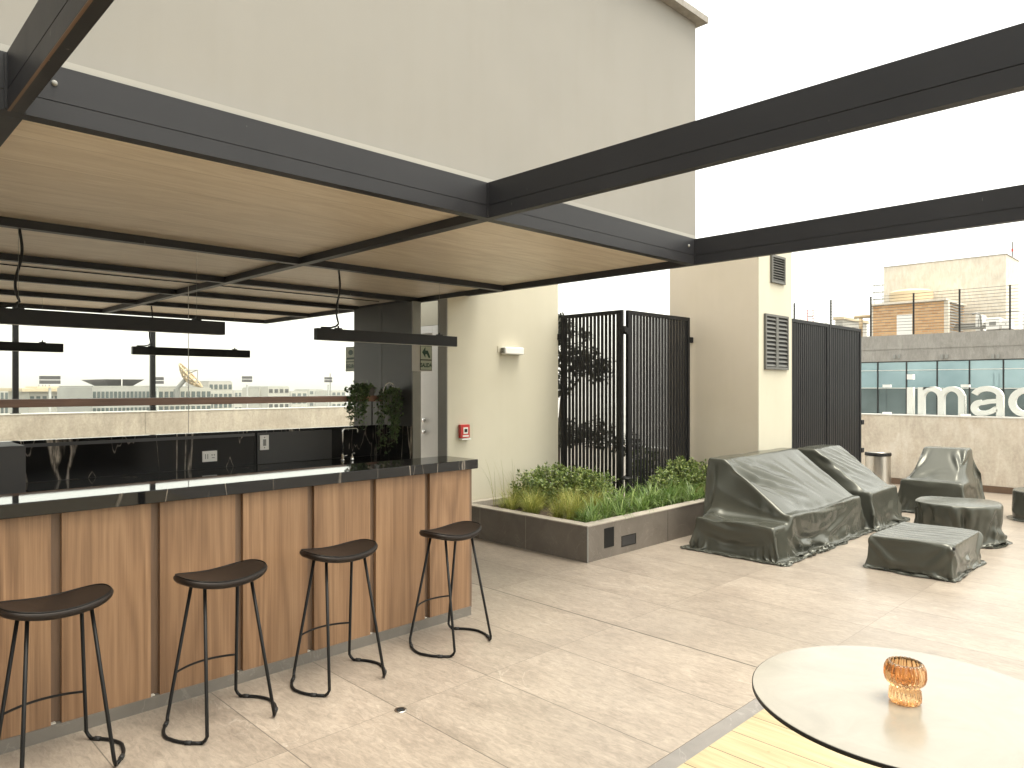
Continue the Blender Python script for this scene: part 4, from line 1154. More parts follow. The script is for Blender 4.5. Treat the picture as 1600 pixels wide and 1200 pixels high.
# square low table
def tab_map(x0, x1, y0, y1, h):
    def f(u, v, w):
        g = (1 - w) * 0.018
        return (x0 + (x1 - x0) * u + g * (2 * u - 1), y0 + (y1 - y0) * v + g * (2 * v - 1), 0.006 + (h - 0.006) * w)
    return f
tq, oq = covered('covered_low_table', 'square low table under a fitted dark rain cover, in front of the sofa', 'table', (7.15, 2.0, 0),
        drape(56, 40, 18, tab_map(6.68, 7.64, 1.64, 2.32, 0.292), [hull_box(6.69, 7.63, 1.65, 2.31, 0, 0.288)], 1.004, 30, 8, 21),
        box_folds(6.68, 7.64, 1.64, 2.32, .28, .8, .014) + [(((6.72 + .105 * q, 1.66, .292), (6.72 + .105 * q, 2.30, .292)), .006, .012, 'none') for q in range(9)] + [(((6.69, 1.65, .292), (7.63, 1.65, .292)), .006, .008, 'none'), (((6.69, 1.65, .292), (6.69, 2.31, .292)), .006, .008, 'none'), (((6.68, 1.64, .28), (6.68, 1.64, .0)), .01, .012, 'none')])
part('cord_toggle', MB().lathe([(0.006, 0.262), (0.012, 0.268), (0.012, 0.282), (0.006, 0.288)], 6.67, 1.632, 12), 'black', tq, True)
# round tables
def round_map(cx, cy, r, h, flare):
    def f(u, v, w):
        a, b = 2 * u - 1, 2 * v - 1
        x = a * math.sqrt(max(0, 1 - b * b / 2)); y = b * math.sqrt(max(0, 1 - a * a / 2))
        k = r + (1 - w) * flare
        return (cx + x * k, cy + y * k, 0.006 + (h - 0.006) * w)
    return f
def round_solid(cx, cy, r, h):
    n = [(math.cos(a), math.sin(a), 0) for a in [i * math.pi / 12 for i in range(24)]] + [(0, 0, 1), (0, 0, -1)]
    d = [a * cx + b * cy + r for a, b, _ in n[:24]] + [h, 1]
    return np.array(n, float), np.array(d, float)
covered('covered_round_table', 'round low table under a dark drooping rain cover, before the armchair', 'table', (9.0, 2.1, 0),
        drape(48, 48, 18, round_map(8.62, 2.08, 0.40, 0.40, 0.05), [round_solid(8.62, 2.08, 0.395, 0.395)], 1.006, 40, 8, 31),
        [(((8.62 + .40 * math.cos(a), 2.08 + .40 * math.sin(a), .385), (8.62 + .44 * math.cos(a + g * .4), 2.08 + .44 * math.sin(a + g * .4), .20), (8.62 + .47 * math.cos(a + g), 2.08 + .47 * math.sin(a + g), .0)), rnd.uniform(.02, .045), rnd.uniform(.022, .034), 'start')
         for a, g in [(math.pi * 2 * q / 15 + rnd.uniform(-.1, .1), rnd.uniform(-.25, .25)) for q in range(15)]] + [(((8.62 - .30, 1.76, .2), (8.66, 1.62, .12), (8.95, 1.75, .28)), .03, .03, 'both'), (((8.22, 2.35, .26), (8.17, 2.05, .14), (8.30, 1.75, .24)), .03, .03, 'both')])
covered('covered_pouf', 'small round pouf under a dark cover, cut by the right edge of the photo', 'pouf', (10.55, 1.62, 0),
        drape(26, 26, 12, round_map(10.55, 1.62, 0.33, 0.36, 0.02), [round_solid(10.55, 1.62, 0.325, 0.355)], 1.006, 40, 8, 41), [(((10.22, 1.8, .33), (10.2, 1.62, .2), (10.25, 1.45, .3)), .02, .025, 'both')])

# litter bin
t = thing('trash_can', 'stainless steel litter bin with a dark lid against the parapet', 'bin', (12.2, 4.0, 0))
bx_, by_ = 12.15, 4.03
part('body', MB().lathe([(0.185, 0.02), (0.185, 0.50), (0.18, 0.505)], bx_, by_, 40), 'brushed', t, 'auto')
part('base_ring', MB().lathe([(0.19, 0.0), (0.19, 0.019)], bx_, by_, 40), 'black', t, 'auto')
part('lid', MB().lathe([(0.192, 0.506), (0.192, 0.54), (0.186, 0.552), (0.17, 0.556)], bx_, by_, 40), 'black', t, 'auto')
part('lid_plate', MB().lathe([(0.165, 0.5562), (0.165, 0.559), (0.10, 0.563)], bx_, by_, 40), 'brushed', t, True)

# ------------------------------------------------------------------ parapets
pr = thing('parapet_wall', 'raw concrete parapet with glass railing at the right end of the terrace', 'wall', (12.85, 0, 0))
part('wall', B(12.763, 12.93, -7, 6.2, 0, 1.122), 'concrete', pr)
part('coping', B(12.755, 12.94, -7, 6.2, 1.1235, 1.142), 'offwhite', pr)
part('skirting', B(12.745, 12.762, -7, 6.2, 0.001, 0.10), 'groove', pr)
ys = [4.95, atA(1385, 600, 12.86)[0], atA(1508, 600, 12.86)[0]]
stp = ys[1] - ys[2]
ys += [ys[2] - stp * k for k in range(1, 4)]
for a, b in zip(ys[:-1], ys[1:]):
    part('glass_panel', B(12.888, 12.898, b + 0.012, a - 0.012, 1.15, 1.63), 'rail', pr)
for y in ys[1:]:
    part('glass_fin', MB().box(12.86, 12.93, y - 0.011, y + 0.011, 1.175, 1.585), 'rail', pr)
    part('clamp', MB().box(12.85, 12.94, y - 0.06, y + 0.06, 1.1425, 1.172), 'white', pr)
    part('clamp', MB().box(12.86, 12.93, y - 0.06, y + 0.06, 1.588, 1.632), 'white', pr)

pf = thing('parapet_wall', 'raw concrete parapet seen beyond the bar through the glass', 'wall', (3, 14.7, 0))
part('wall', MB().box(-6, 4.6, 14.6, 14.78, 0, 1.118).box(4.606, 9.1, 14.6, 14.78, 0, 1.118).box(9.106, 12.75, 14.6, 14.78, 0, 1.118), 'concrete_mid', pf)
part('coping', B(-6, 12.75, 14.59, 14.79, 1.1195, 1.138), 'offwhite', pf)
for k in range(9):
    part('glass_panel', B(-5.9 + 2.05 * k, -3.9 + 2.05 * k, 14.73, 14.74, 1.14, 1.62), 'rail', pf)
for x, lab in ((2.555, 'slim black post on the far parapet, left edge of the photo'), (4.755, 'slim black post on the far parapet, left of the dish antenna')):
    t = thing('railing_post', lab, 'post', (x, 14.66, 1.138), 0, 'black posts on the far parapet')
    part('shaft', B(x - 0.042, x + 0.042, 14.62, 14.70, 1.146, 2.75), 'black', t)
    part('base_plate', B(x - 0.07, x + 0.07, 14.60, 14.72, 1.1385, 1.1455), 'black', t)

# sign letters standing on the right parapet
def strip(cl, hw):
    """polygon of a stroke along a centre line"""
    L_, R_ = [], []
    for i, p in enumerate(cl):
        a = cl[max(0, i - 1)]; b = cl[min(len(cl) - 1, i + 1)]
        dx, dy = b[0] - a[0], b[1] - a[1]; q = math.hypot(dx, dy); w = hw[i] if isinstance(hw, list) else hw
        L_.append((p[0] - dy / q * w, p[1] + dx / q * w)); R_.append((p[0] + dy / q * w, p[1] - dx / q * w))
    return L_, R_
lg = thing('letter_sign', 'large white letters imac standing on the concrete parapet behind glass', 'sign', (12.96, 3.0, 1.142))
LX0, LX1 = 12.985, 13.10
def letter(polys, strips, y):
    mb = MB()
    for p in polys:
        mb.prism([(y - a, 1.143 + b) for a, b in p], 'x', LX0, LX1)
    for L_, R_ in strips:
        n = len(L_); o = len(mb.v)
        for x in (LX0, LX1):
            for q in (L_, R_): mb.v += [(x, y - a, 1.143 + b) for a, b in q]
        for i in range(n - 1):
            l0, l1, r0, r1 = o + i, o + i + 1, o + n + i, o + n + i + 1; k = 2 * n
            mb.f += [(l0, l1, r1, r0), (l0 + k, r0 + k, r1 + k, l1 + k), (l0, l0 + k, l1 + k, l1), (r0, r1, r1 + k, r0 + k)]
        k = 2 * n
        mb.f += [(o, o + n, o + n + k, o + k), (o + n - 1, o + n - 1 + k, o + 2 * n - 1 + k, o + 2 * n - 1)]
    part('letter', mb, 'white', lg)
part('base_rail', B(LX0, LX1, 0.4, 4.0, 1.07, 1.1425), 'concrete_grey', lg)
yi = [atA(x, 640, LX0)[0] for x in (1417, 1434, 1516, 1574.5)]
sc = (LX0) / 12.8
W_ = 0.088
letter([[(0, 0), (W_, 0), (W_, .445), (0, .445)], [(0, .575), (W_, .575), (W_, .66), (0, .66)]], [], yi[0])
def arc(cx, cy, rx, ry, a0, a1, n): return [(cx + rx * math.cos(R(a0 + (a1 - a0) * i / n)), cy + ry * math.sin(R(a0 + (a1 - a0) * i / n))) for i in range(n + 1)]
wm = (yi[1] - atA(1507, 640, LX0)[0]); s_ = (wm - 3 * W_) / 2
c1, c2 = W_ + s_ / 2, 2 * W_ + 1.5 * s_
m_out = [(0, 0), (0, .445), (.082, .445), (.082, .39)] + arc(c1 + 0.02, .285, s_ / 2 + W_ * .75, .172, 140, 38, 10) + arc(c2 + 0.005, .28, s_ / 2 + W_ * .95, .178, 135, 0, 14) + [(wm, 0), (wm - W_, 0)]
m_in = arc(c2, .275, s_ / 2, .105, 0, 180, 12) + [(W_ + s_ + W_, 0), (W_ + s_, 0)] + arc(c1, .275, s_ / 2, .105, 0, 180, 12) + [(W_, 0)]
letter([m_out + m_in], [], yi[1])
wa = 0.43
st_a = [(wa - W_, 0), (wa, 0), (wa, .31), (wa - W_, .31)]
hook = strip([(wa - W_ / 2, .311)] + arc(wa / 2 + .0, .31, wa / 2 - W_ / 2, .115, 12, 165, 14), [W_ / 2] + [W_ / 2 - .004] * 15)
bowl = strip([(wa - W_ - .001, .235), (wa * .55, .225), (wa * .32, .20)] + arc(.135, .125, .09, .085, 95, 270, 12) + [(.20, .045), (.27, .07), (wa - W_ - .001, .12)], [.034] * 3 + [.043] * 13 + [.038] * 3)
letter([st_a], [hook, bowl], yi[2])
letter([], [strip(arc(.235, .222, .185, .182, 42, 318, 26), .044)], yi[3])

# ------------------------------------------------------------------ neighbouring building across the street
AB = 40.0
nb = thing('office_building', 'grey concrete office building with a teal window band across the street', 'building', (AB + 8, 8, GZ))
zs_, zw1, zw0 = 4.25, 2.90, 0.1
part('wall', MB().box(AB, AB + 26, -30, 17.9, zw1, zs_), 'concrete_grey', nb)
part('lower_wall', MB().box(AB, AB + 26, -30, 17.9, GZ, zw0), 'concrete_grey', nb)
part('core', MB().box(AB + 1.2, AB + 26, -30, 17.9, zw0 + .01, zw1 - .01), 'matte_dark', nb)
part('cornice_line', B(AB - 0.03, AB - 0.002, -30, 17.9, 3.52, 3.56), 'concrete_grey', nb)
wy = [17.9, 16.05, 14.66, 13.264, 11.886, 10.494, 9.106, 7.729] + [7.729 - 1.38 * k for k in range(1, 14)]
for a, b in zip(wy[:-1], wy[1:]):
    w = part('window', MB().box(AB + 0.02, AB + 0.10, b - .0, b + .06, zw0, zw1).box(AB + 0.02, AB + .1, b + .06, a, zw1 - .05, zw1).box(AB + 0.02, AB + .1, b + .06, a, zw0, zw0 + .05), 'black', nb)
    tl = random.uniform(-.012, .012)
    zm_ = 1.52
    for nm, q0, q1, mm in (('pane', zm_ + .02, zw1 - .05, 'window'), ('lower_pane', zw0 + .05, zm_ - .02, 'window_dark')):
        pz = MB().add([(AB + .06 - tl, b + .06, q0), (AB + .06 + tl, a, q0), (AB + .06 + tl, a, q1), (AB + .06 - tl, b + .06, q1)], [(0, 3, 2, 1)])
        part(nm, pz, mm, w, fixn=False)
    part('transom', MB().box(AB + .03, AB + .09, b + .06, a, zm_ - .018, zm_ + .018).box(AB + .03, AB + .05, b + .06, a, 2.42, 2.45), 'offwhite', w)
for px in (1402, 1476, 1556):
    y, z = atA(px, 557, AB)
    part('spot_lamp', MB().box(AB - .12, AB - .03, y - .16, y - .05, z - .1, z + .1).box(AB - .12, AB - .03, y + .05, y + .16, z - .1, z + .1), 'grey', nb)
# roof hut of brick
x0h, x1h = 41.6, 45.4
hb = thing('brick_hut', 'orange brick plant room with white door on the office roof', 'building', (43, 12.3, zs_))
part('wall', B(x0h, x1h, 10.62, 14.05, zs_ + .002, 6.0), 'brick', hb)
part('roof', B(x0h - .12, x1h + .1, 10.5, 14.15, 6.002, 6.12), 'concrete_pale', hb)
part('door', B(x0h - .03, x0h - .002, 12.1, 12.85, zs_ + .02, 5.42), 'white', hb)
part('corner_pier', MB().box(x0h - .02, x0h + .25, 10.42, 10.618, zs_ + .002, 6.0), 'concrete_pale', hb)
part('corner_pier', MB().box(x0h - .02, x0h + .25, 14.052, 14.2, zs_ + .002, 6.0), 'concrete_pale', hb)
lv = MB()
for k in range(11): lv.box(x0h + .5, x1h - .3, 10.56, 10.618, zs_ + .2 + k * .15, zs_ + .28 + k * .15)
part('louvre', lv, 'grey', hb)
# penthouse
ph = thing('penthouse', 'large blank concrete penthouse block highest on the office roof', 'building', (47, 12, zs_))
part('wall', B(46, 49.2, 8.8, 14.93, zs_ + .003, 8.72), 'concrete_pale', ph)
part('parapet_cap', B(45.96, 49.24, 8.76, 14.97, 8.722, 8.76), 'concrete_grey', ph)
t = thing('antenna_mast', 'thin antenna mast on top of the penthouse', 'antenna', (48.4, 8.95, 8.76))
part('pole', MB().tube([(48.4, 8.95, 8.76), (48.4, 8.95, 9.75)], 0.05, 6), 'grey', t)
part('aerial', MB().box(48.35, 48.45, 8.9, 9.0, 9.2, 9.35), 'red', t)
# round tank
ty0, tz0 = atA(1427, 455, 45.2)
t = thing('water_tank', 'round pale tank behind the brick plant room', 'tank', (44.6, ty0, zs_))
part('drum', MB().lathe([(1.1, zs_ + .003), (1.1, tz0 - .12), (.9, tz0), (.1, tz0 + .12)], 46.2 - 1.4, ty0, 32), 'tan_roof', t, 'auto')
# wire fence on the roof edge
fe = thing('wire_fence', 'wire fence with dark posts along the edge of the office roof', 'fence', (AB + .15, 8, zs_))
fy = [17.8, 15.75, 13.676, 11.62, 9.58, 7.521, 5.46, 3.4, 1.3]
for i, y in enumerate(fy):
    part('post', MB().box(AB + .12, AB + .19, y - .035, y + .035, zs_ + .002, 6.36), 'black', fe)
for k in range(13):
    z = zs_ + .22 + k * .155
    part('wire', MB().tube([(AB + .155, fy[0], z), (AB + .155, fy[-1], z)], 0.012, 4), 'black', fe)
# rooftop equipment
def unit(px0, px1, py0, A_, label, name='rooftop_unit', cat='machine'):
    ya, z = atA(px0, py0, A_); yb, _ = atA(px1, py0, A_)
    t = thing(name, label, cat, (A_ + .5, (ya + yb) / 2, zs_))
    part('casing', B(A_, A_ + 1, yb, ya, zs_ + .15, z), 'white', t, bevel=.03)
    part('grille', B(A_ - .02, A_ - .002, yb + .15, ya - .15, zs_ + .35, z - .2), 'grey', t)
    part('feet', MB().box(A_ + .1, A_ + .3, yb, ya, zs_ + .002, zs_ + .148).box(A_ + .7, A_ + .9, yb, ya, zs_ + .002, zs_ + .148), 'grey', t)
unit(1540, 1562, 497, 41.5, 'white rooftop air unit right of the plant room')
unit(1565, 1578, 499, 41.3, 'smaller white rooftop air unit at the right end of the fence')
unit(1524, 1534, 492, 42.0, 'narrow white rooftop unit beside the pipe rail')
pp = thing('pipe_rack', 'grey pipes on a rail right of the brick plant room', 'pipes', (42, 9.5, zs_))
for k in range(3):
    part('pipe', MB().tube([(42 + .2 * k, 10.3, zs_ + .3 + .12 * k), (42 + .2 * k, 8.2, zs_ + .3 + .12 * k)], 0.06, 8), 'grey', pp, True)
part('rail', MB().tube([(41.8, 10.0, zs_), (41.8, 10.0, 5.3), (41.8, 7.3, 5.25), (41.8, 7.3, zs_)], 0.025, 6), 'grey', pp)
t = thing('pipe_vent', 'bent grey vent pipe on the office roof', 'pipe', (41.5, 8.4, zs_))
yv, zv = atA(1532, 489, 41.5)
part('pipe', MB().tube([(41.5, yv + .35, zv - .05), (41.5, yv + .2, zv), (41.5, yv, zv - .1), (41.5, yv - .05, zs_)], 0.05, 8), 'grey', t, True)
t = thing('roof_mast', 'red and white lattice mast by the left end of the roof fence', 'mast', (60, 24.5, zs_))
ym, zm = atA(1266, 483, 60)
part('lattice', MB().box(60, 60.05, ym - .25, ym - .2, 0, zm).box(60, 60.05, ym + .2, ym + .25, 0, zm), 'red', t)
mbb = MB()
for k in range(14): mbb.box(60.06, 60.1, ym - .2, ym + .2, .4 + k * (zm - .5) / 14, .46 + k * (zm - .5) / 14)
part('rungs', mbb, 'grey', t)
for (pa, pb, yt, D, lab) in ((1305, 1317, 500, 90, 'small tan rooftop seen far off through the wire fence'), (1240, 1262, 512, 110, 'pale rooftop far off at the left end of the wire fence')):
    ya, z = atA(pa, yt, D); yb, _ = atA(pb, yt, D)
    t = thing('distant_building', lab, 'building', (D + 4, (ya + yb) / 2, GZ))
    part('wall', B(D, D + 8, yb, ya, GZ, z), 'citywhite', t)
    part('roof', B(D - .2, D + 8.2, yb - .2, ya + .2, z + .01, z + .3), 'tan_roof', t)
t = thing('vent_pipe', 'rusty T shaped vent pipe left of the brick plant room', 'pipe', (43, 15.4, zs_))
yv, zv = atA(1345, 497, 43)
part('riser', MB().tube([(43, yv, zs_), (43, yv, zv - .02)], .1, 10), 'mesh_tan', t, True)
part('head', MB().tube([(43, yv + .35, zv + .05), (43, yv - .75, zv + .08)], .08, 10), 'mesh_tan', t, True)
# antenna array left of the penthouse
t = thing('aerial_rack', 'thin aerial rack left of the penthouse block', 'antenna', (46, 15.3, zs_))
yv, zv = atA(1374, 444, 46)
ar_ = MB().tube([(46, yv + .3, zs_), (46, yv + .3, zv)], .025, 5).tube([(46, yv - .2, zs_), (46, yv - .2, zv)], .025, 5)
for k in range(5): ar_.box(45.98, 46.02, yv - .25, yv + .4, zv - .1 - k * .42, zv - .04 - k * .42)
part('frame', ar_, 'grey', t)

# ------------------------------------------------------------------ city beyond the left parapet
def citybox(px0, px1, py, Bd, depth, m, label, name='distant_building', group=None, win=None, wm_='citywin', roof=None):
    x0, z = atB(px0, py, Bd); x1, _ = atB(px1, py, Bd)
    t = thing(name, label, 'building', ((x0 + x1) / 2, Bd + depth / 2, GZ), 0, group)
    part('wall', B(x0, x1, Bd, Bd + depth, GZ, z), m, t)
    if roof:
        part('roof', B(x0 - roof, x1 + roof, Bd - roof, Bd + depth + roof, z + .02, z + .6), roof and 'tan_roof', t)
    else:
        part('roof', B(x0 + .2, x1 - .2, Bd + .2, Bd + depth - .2, z + .02, z + .25), 'roofgravel', t)
    if win:
        nx, nz, zb = win
        for i in range(nx):
            for j in range(nz):
                a = x0 + (x1 - x0) * (i + .18) / nx; b = x0 + (x1 - x0) * (i + .82) / nx
                h = (z - zb) / nz; q = zb + h * j
                part('window', B(a, b, Bd - .12, Bd - .01, q + h * .25, q + h * .75), wm_, t)
    return t, x0, x1, z
_, x0, x1, z = citybox(45, 112, 612, 150, 18, 'citywhite', 'tan roofed pale building left of the dark inverted roof', win=(7, 3, -9.0), roof=1.2)
t = thing('roof_block', 'tan plant room with aerials on the tan roofed building', 'building', ((x0 + x1) / 2, 158, z))
xa, zz = atB(58, 604, 154); xb, _ = atB(95, 604, 154)
part('wall', B(xa, xb, 154, 164, z + .65, zz), 'tan_roof', t)
am = MB()
for px in (61, 67, 71, 77):
    xx_, zt = atB(px, 601, 156); am.box(xx_ - .08, xx_ + .08, 156, 156.2, zz, zt)
part('aerials', am, 'grey', t)
_, x0, x1, z = citybox(144, 246, 605.5, 115, 20, 'citygrey', 'dark glass building under the inverted pyramid roof', win=(16, 4, -8.0))
ir = thing('inverted_roof', 'dark inverted pyramid roof above the glass building', 'roof', ((x0 + x1) / 2, 123, z + .3))
xt0, zt = atB(163.5, 592.5, 118); xt1, _ = atB(226, 592.5, 118); xb0, zb = atB(178, 603, 118); xb1, _ = atB(214, 603, 118)
part('shell', MB().add([(xb0, 120, zb), (xb1, 120, zb), (xb1, 128, zb), (xb0, 128, zb), (xt0, 118, zt), (xt1, 118, zt), (xt1, 131, zt), (xt0, 131, zt)],
     [(0, 3, 2, 1), (4, 5, 6, 7), (0, 1, 5, 4), (1, 2, 6, 5), (2, 3, 7, 6), (3, 0, 4, 7)]), 'cabinet', ir)
part('stem', B(xb0 + 1, xb1 - 1, 121, 127, z + .3, zb - .02), 'citywhite', ir)
xm, zm = atB(192, 575, 117); part('flagpole', MB().tube([(xm, 117.5, z), (xm, 117.5, zm)], .06, 6), 'white', ir)
citybox(247, 330, 606, 125, 18, 'citywhite', 'low pale building under the mesh dish antenna', win=(10, 3, -6.0))
# mesh dish antenna
dx, dz = atB(302, 589, 118); sc_ = 118 / (SI - CO * (302 - 800) / FPX) / FPX
da = thing('dish_antenna', 'big tan mesh dish antenna on a rooftop, tilted to the right', 'antenna', (dx, 120, 1.0))
dm = MB(); ax = Vector((0.62, -0.35, 0.62)).normalized(); uu = ax.cross(Vector((0, 1, 0))).normalized(); vv = ax.cross(uu)
cen = Vector((dx, 120, dz)); rad = 25 * sc_
ctr = lambda r, a: cen + (uu * math.cos(a) + vv * math.sin(a)) * (r * rad) + ax * (rad * .42 * (r * r - .6))
for k in range(18):
    a = 2 * math.pi * k / 18
    dm.tube([ctr(r / 6, a) for r in range(7)], .10, 4)
for r in (.33, .66, 1.0):
    dm.tube([ctr(r, 2 * math.pi * k / 36) for k in range(37)], .12, 4, False)
part('ribs', dm, 'mesh_tan', da)
sk = MB(); o = 0
for i in range(7):
    for k in range(36): sk.v.append(tuple(ctr(max(.02, i / 6) * .99, 2 * math.pi * k / 36) - ax * .08))
for i in range(6):
    for k in range(36):
        if (i * 7 + k * 3) % 5 < 3:
            a, b = i * 36 + k, i * 36 + (k + 1) % 36; sk.f.append((a, b, b + 36, a + 36))
part('mesh_panels', sk, 'mesh_tan', da, fixn=False)
part('mount', MB().tube([tuple(cen - ax * rad * .3), (dx - 1.5, 121, 1.2)], .35, 8).tube([(dx - 1.5, 121, 1.2), (dx - 1.5, 121, -1)], .5, 8), 'grey', da)
part('feed', MB().tube([tuple(ctr(.8, 0.5)), tuple(cen + ax * rad * .7)], .08, 5).tube([tuple(ctr(.8, 2.6)), tuple(cen + ax * rad * .7)], .08, 5).tube([tuple(ctr(.8, 4.7)), tuple(cen + ax * rad * .7)], .08, 5), 'grey', da)
citybox(326, 363, 597, 165, 14, 'citywhite', 'square pale block right of the dish antenna', win=(5, 4, -6))
citybox(405, 420, 607, 210, 12, 'citywhite', 'plain pale block joined to the windowed white building', win=None)
citybox(419, 452, 605, 205, 14, 'citywhite', 'white building with two rows of dark windows on the skyline', win=(4, 5, -10), wm_='matte_dark')
for (a, b, y, D, lab) in ((0, 20, 608, 190, 'pale block at the left edge of the skyline'), (23, 34, 611, 230, 'small pale block between the left post and the tan roofed building'), (116, 142, 612, 240, 'low pale block between the tan roof and the dark glass building'),
                          (366, 384, 611, 260, 'low grey block left of the second floodlight mast'), (455, 480, 612, 250, 'low pale block right of the windowed white building'), (483, 506, 609, 300, 'hazy block left of the mast beside the ivy'), (518, 540, 611, 280, 'hazy block between the right mast and the ivy'), (386, 402, 613, 330, 'far hazy block behind the mast right of the dish')):
    citybox(a, b, y, D, 14, 'citywhite', lab, win=(3, 3, -8))
def mast(px, py, D, w, lab):
    x, z = atB(px, py, D)
    t = thing('floodlight_mast', lab, 'mast', (x, D, GZ), 0, 'floodlight masts')
    part('pole', MB().tube([(x, D, GZ), (x, D, z - 1)], [.3, .16], 8), 'grey', t, True)
    part('lamp_bank', MB().box(x - w, x + w, D - .3, D + .3, z - .55, z - .1).box(x - w, x + w, D - .3, D + .3, z, z + .45), 'cabinet', t)
mast(78, 593, 105, 1.1, 'floodlight mast in front of the tan roofed building')
mast(246, 594, 112, .8, 'floodlight mast beside the black post on the parapet')
mast(386, 592, 120, .8, 'floodlight mast right of the dish antenna')
mast(513, 593, 125, .7, 'floodlight mast nearest the ivy on the shelf')
t = thing('radio_mast', 'thin tall radio mast beside the right floodlight mast', 'mast', (0, 0, 0))
x, z = atB(516, 583, 140); part('pole', MB().tube([(x, 140, GZ), (x, 140, z)], .12, 6), 'grey', t)

# ------------------------------------------------------------------ trailing plants by the shelf
def ivy(label, loc, pot, strands, m, hoop=None):
    t = thing('trailing_plant', label, 'plant', loc, 0)
    if pot: 
        p = part('pot', pot, 'terracotta', t, True)
    if hoop: part('handle', hoop, 'white', t, True)
    mb = MB(); st_ = MB()
    for (p, n, r, L) in strands:
        pts = [Vector(q) for q in p]
        st_.tube(pts, 0.002, 4)
        for i in range(n):
            u = random.random() * (len(pts) - 1); k = int(u); c = pts[k].lerp(pts[k + 1], u - k)
            c = c + rv() * random.uniform(0, r)
            leaf(mb, c, (rv() + Vector((0, -0.3, -0.5))).normalized(), rv(), L * random.uniform(.6, 1.2), L * random.uniform(.25, .4))
    part('foliage', mb, m, t, fixn=False); part('vine', st_, 'bark', t)
px_ = 4.74
pot = MB().lathe([(0.05, 1.4935), (0.075, 1.50), (0.085, 1.585), (0.08, 1.585), (0.072, 1.50)], px_, 7.24, 24)
S = []
for i in range(12):
    xx_ = random.uniform(4.36, 4.62); zb = random.uniform(1.12, 1.3) if i < 9 else 1.4
    S.append(([(px_ - .03, 7.22, 1.59), ((px_ + xx_) / 2, 7.16, 1.60), (xx_ + .03, 7.10, 1.52), (xx_, 7.09, 1.35), (xx_ - .01, 7.1, zb)], 60, .05, .045))
for i in range(8):
    a = random.uniform(0, 6.28); S.append(([(px_, 7.24, 1.57), (px_ + .1 * math.cos(a) - .06, 7.24 + .08 * math.sin(a), 1.62), (px_ + .18 * math.cos(a) - .1, 7.24 + .1 * math.sin(a), 1.56)], 22, .03, .04))
ivy('ivy in a small grey pot on the shelf, trailing left of the dark wall', (px_, 7.24, 1.4935), pot, S, M['ivy'])
hx, hy, hz = 4.90, 7.02, 1.49
pot = MB().lathe([(0.05, 1.42), (0.075, 1.43), (0.09, 1.52), (0.085, 1.52), (0.07, 1.43)], hx, hy, 24)
hoop = MB().tube([(hx - .092 * math.cos(a) , hy + .0, 1.51 + .135 * math.sin(a)) for a in [math.pi * i / 20 for i in range(21)]], .006, 8)
S = []
for i in range(26):
    a = random.uniform(0, 6.28); r = random.uniform(.08, .15); zb = random.choice((1.25, 1.1, 1.0, .95)) if i > 4 else random.uniform(.80, .9)
    sx = -.06 if i <= 4 else 0
    S.append(([(hx, hy, 1.53), (hx + r * .7 * math.cos(a), hy + r * .7 * math.sin(a), 1.56), (hx + r * math.cos(a), hy + r * math.sin(a), 1.45), (hx + r * math.cos(a) + sx * .5, hy + r * math.sin(a), (1.45 + zb) / 2), (hx + r * .8 * math.cos(a) + sx, hy + r * .8 * math.sin(a), zb)], 52, .04, .046))
ivy('bushy trailing plant in a white hooped basket hung before the dark wall', (hx, hy, 1.42), pot, S, M['ivy'], hoop)
bpy.data.objects[-1] if False else None

# ------------------------------------------------------------------ round table and candle holder
tx, ty, tr_ = 2.137, 0.622, 0.412
rt = thing('round_table', 'round bistro table with a pale glossy top and black edge', 'table', (tx, ty, 0))
top = part('tabletop', MB().lathe([(tr_ - .004, .7385), (tr_, .7395), (tr_, .7488), (tr_ - .002, .7495)], tx, ty, 128), 'black', rt, 'auto')
part('laminate', MB().lathe([(tr_ - .0022, .7496), (tr_ - .003, .7504)], tx, ty, 128), 'tabletop', top)
part('pedestal', MB().tube([(tx, ty, .02), (tx, ty, .72)], .03, 20), 'black', rt, 'auto')
part('spider', MB().box(tx - .2, tx + .2, ty - .02, ty + .02, .72, .738).box(tx - .02, tx + .02, ty + .0205, ty + .2, .7205, .7375).box(tx - .02, tx + .02, ty - .2, ty - .0205, .7205, .7375), 'black', rt)
part('base', MB().lathe([(.24, .006), (.24, .014), (.05, .026), (.032, .03)], tx, ty, 48), 'black', rt, 'auto')
chx, chy, z0 = 2.112, 0.632, .7508
prof = [(.001, z0 + .012), (.024, z0 + .012), (.0325, z0), (.037, z0 + .004), (.0385, z0 + .018), (.037, z0 + .034), (.031, z0 + .041), (.036, z0 + .046), (.046, z0 + .056), (.050, z0 + .072), (.049, z0 + .09), (.043, z0 + .104), (.0385, z0 + .108),
        (.036, z0 + .106), (.0395, z0 + .098), (.0435, z0 + .085), (.0445, z0 + .072), (.041, z0 + .06), (.03, z0 + .052), (.001, z0 + .050)]
cands = MB()
n_ = 144; o = 0
for r, z in prof:
    for k in range(n_):
        a = 2 * math.pi * k / n_; ampl = 0.07 if r > .02 else 0
        inner = z > z0 + .0425 and (r < .0449) and prof.index((r, z)) > 12
        q = r * (1 + (ampl * (0.35 if inner else 1)) * (abs(math.cos(11 * a)) * 2 - 1.2))
        cands.v.append((chx + q * math.cos(a), chy + q * math.sin(a), z))
for i in range(len(prof) - 1):
    for k in range(n_):
        a, b = i * n_ + k, i * n_ + (k + 1) % n_; cands.f.append((a, b, b + n_, a + n_))
cands.f.append(tuple(reversed(range(n_)))); cands.f.append(tuple((len(prof) - 1) * n_ + k for k in range(n_)))
o = part('candle_holder', cands, 'amber', None, True, loc=(chx, chy, z0))
tag(o, 'ribbed amber glass candle holder standing on the round table', 'candle holder')

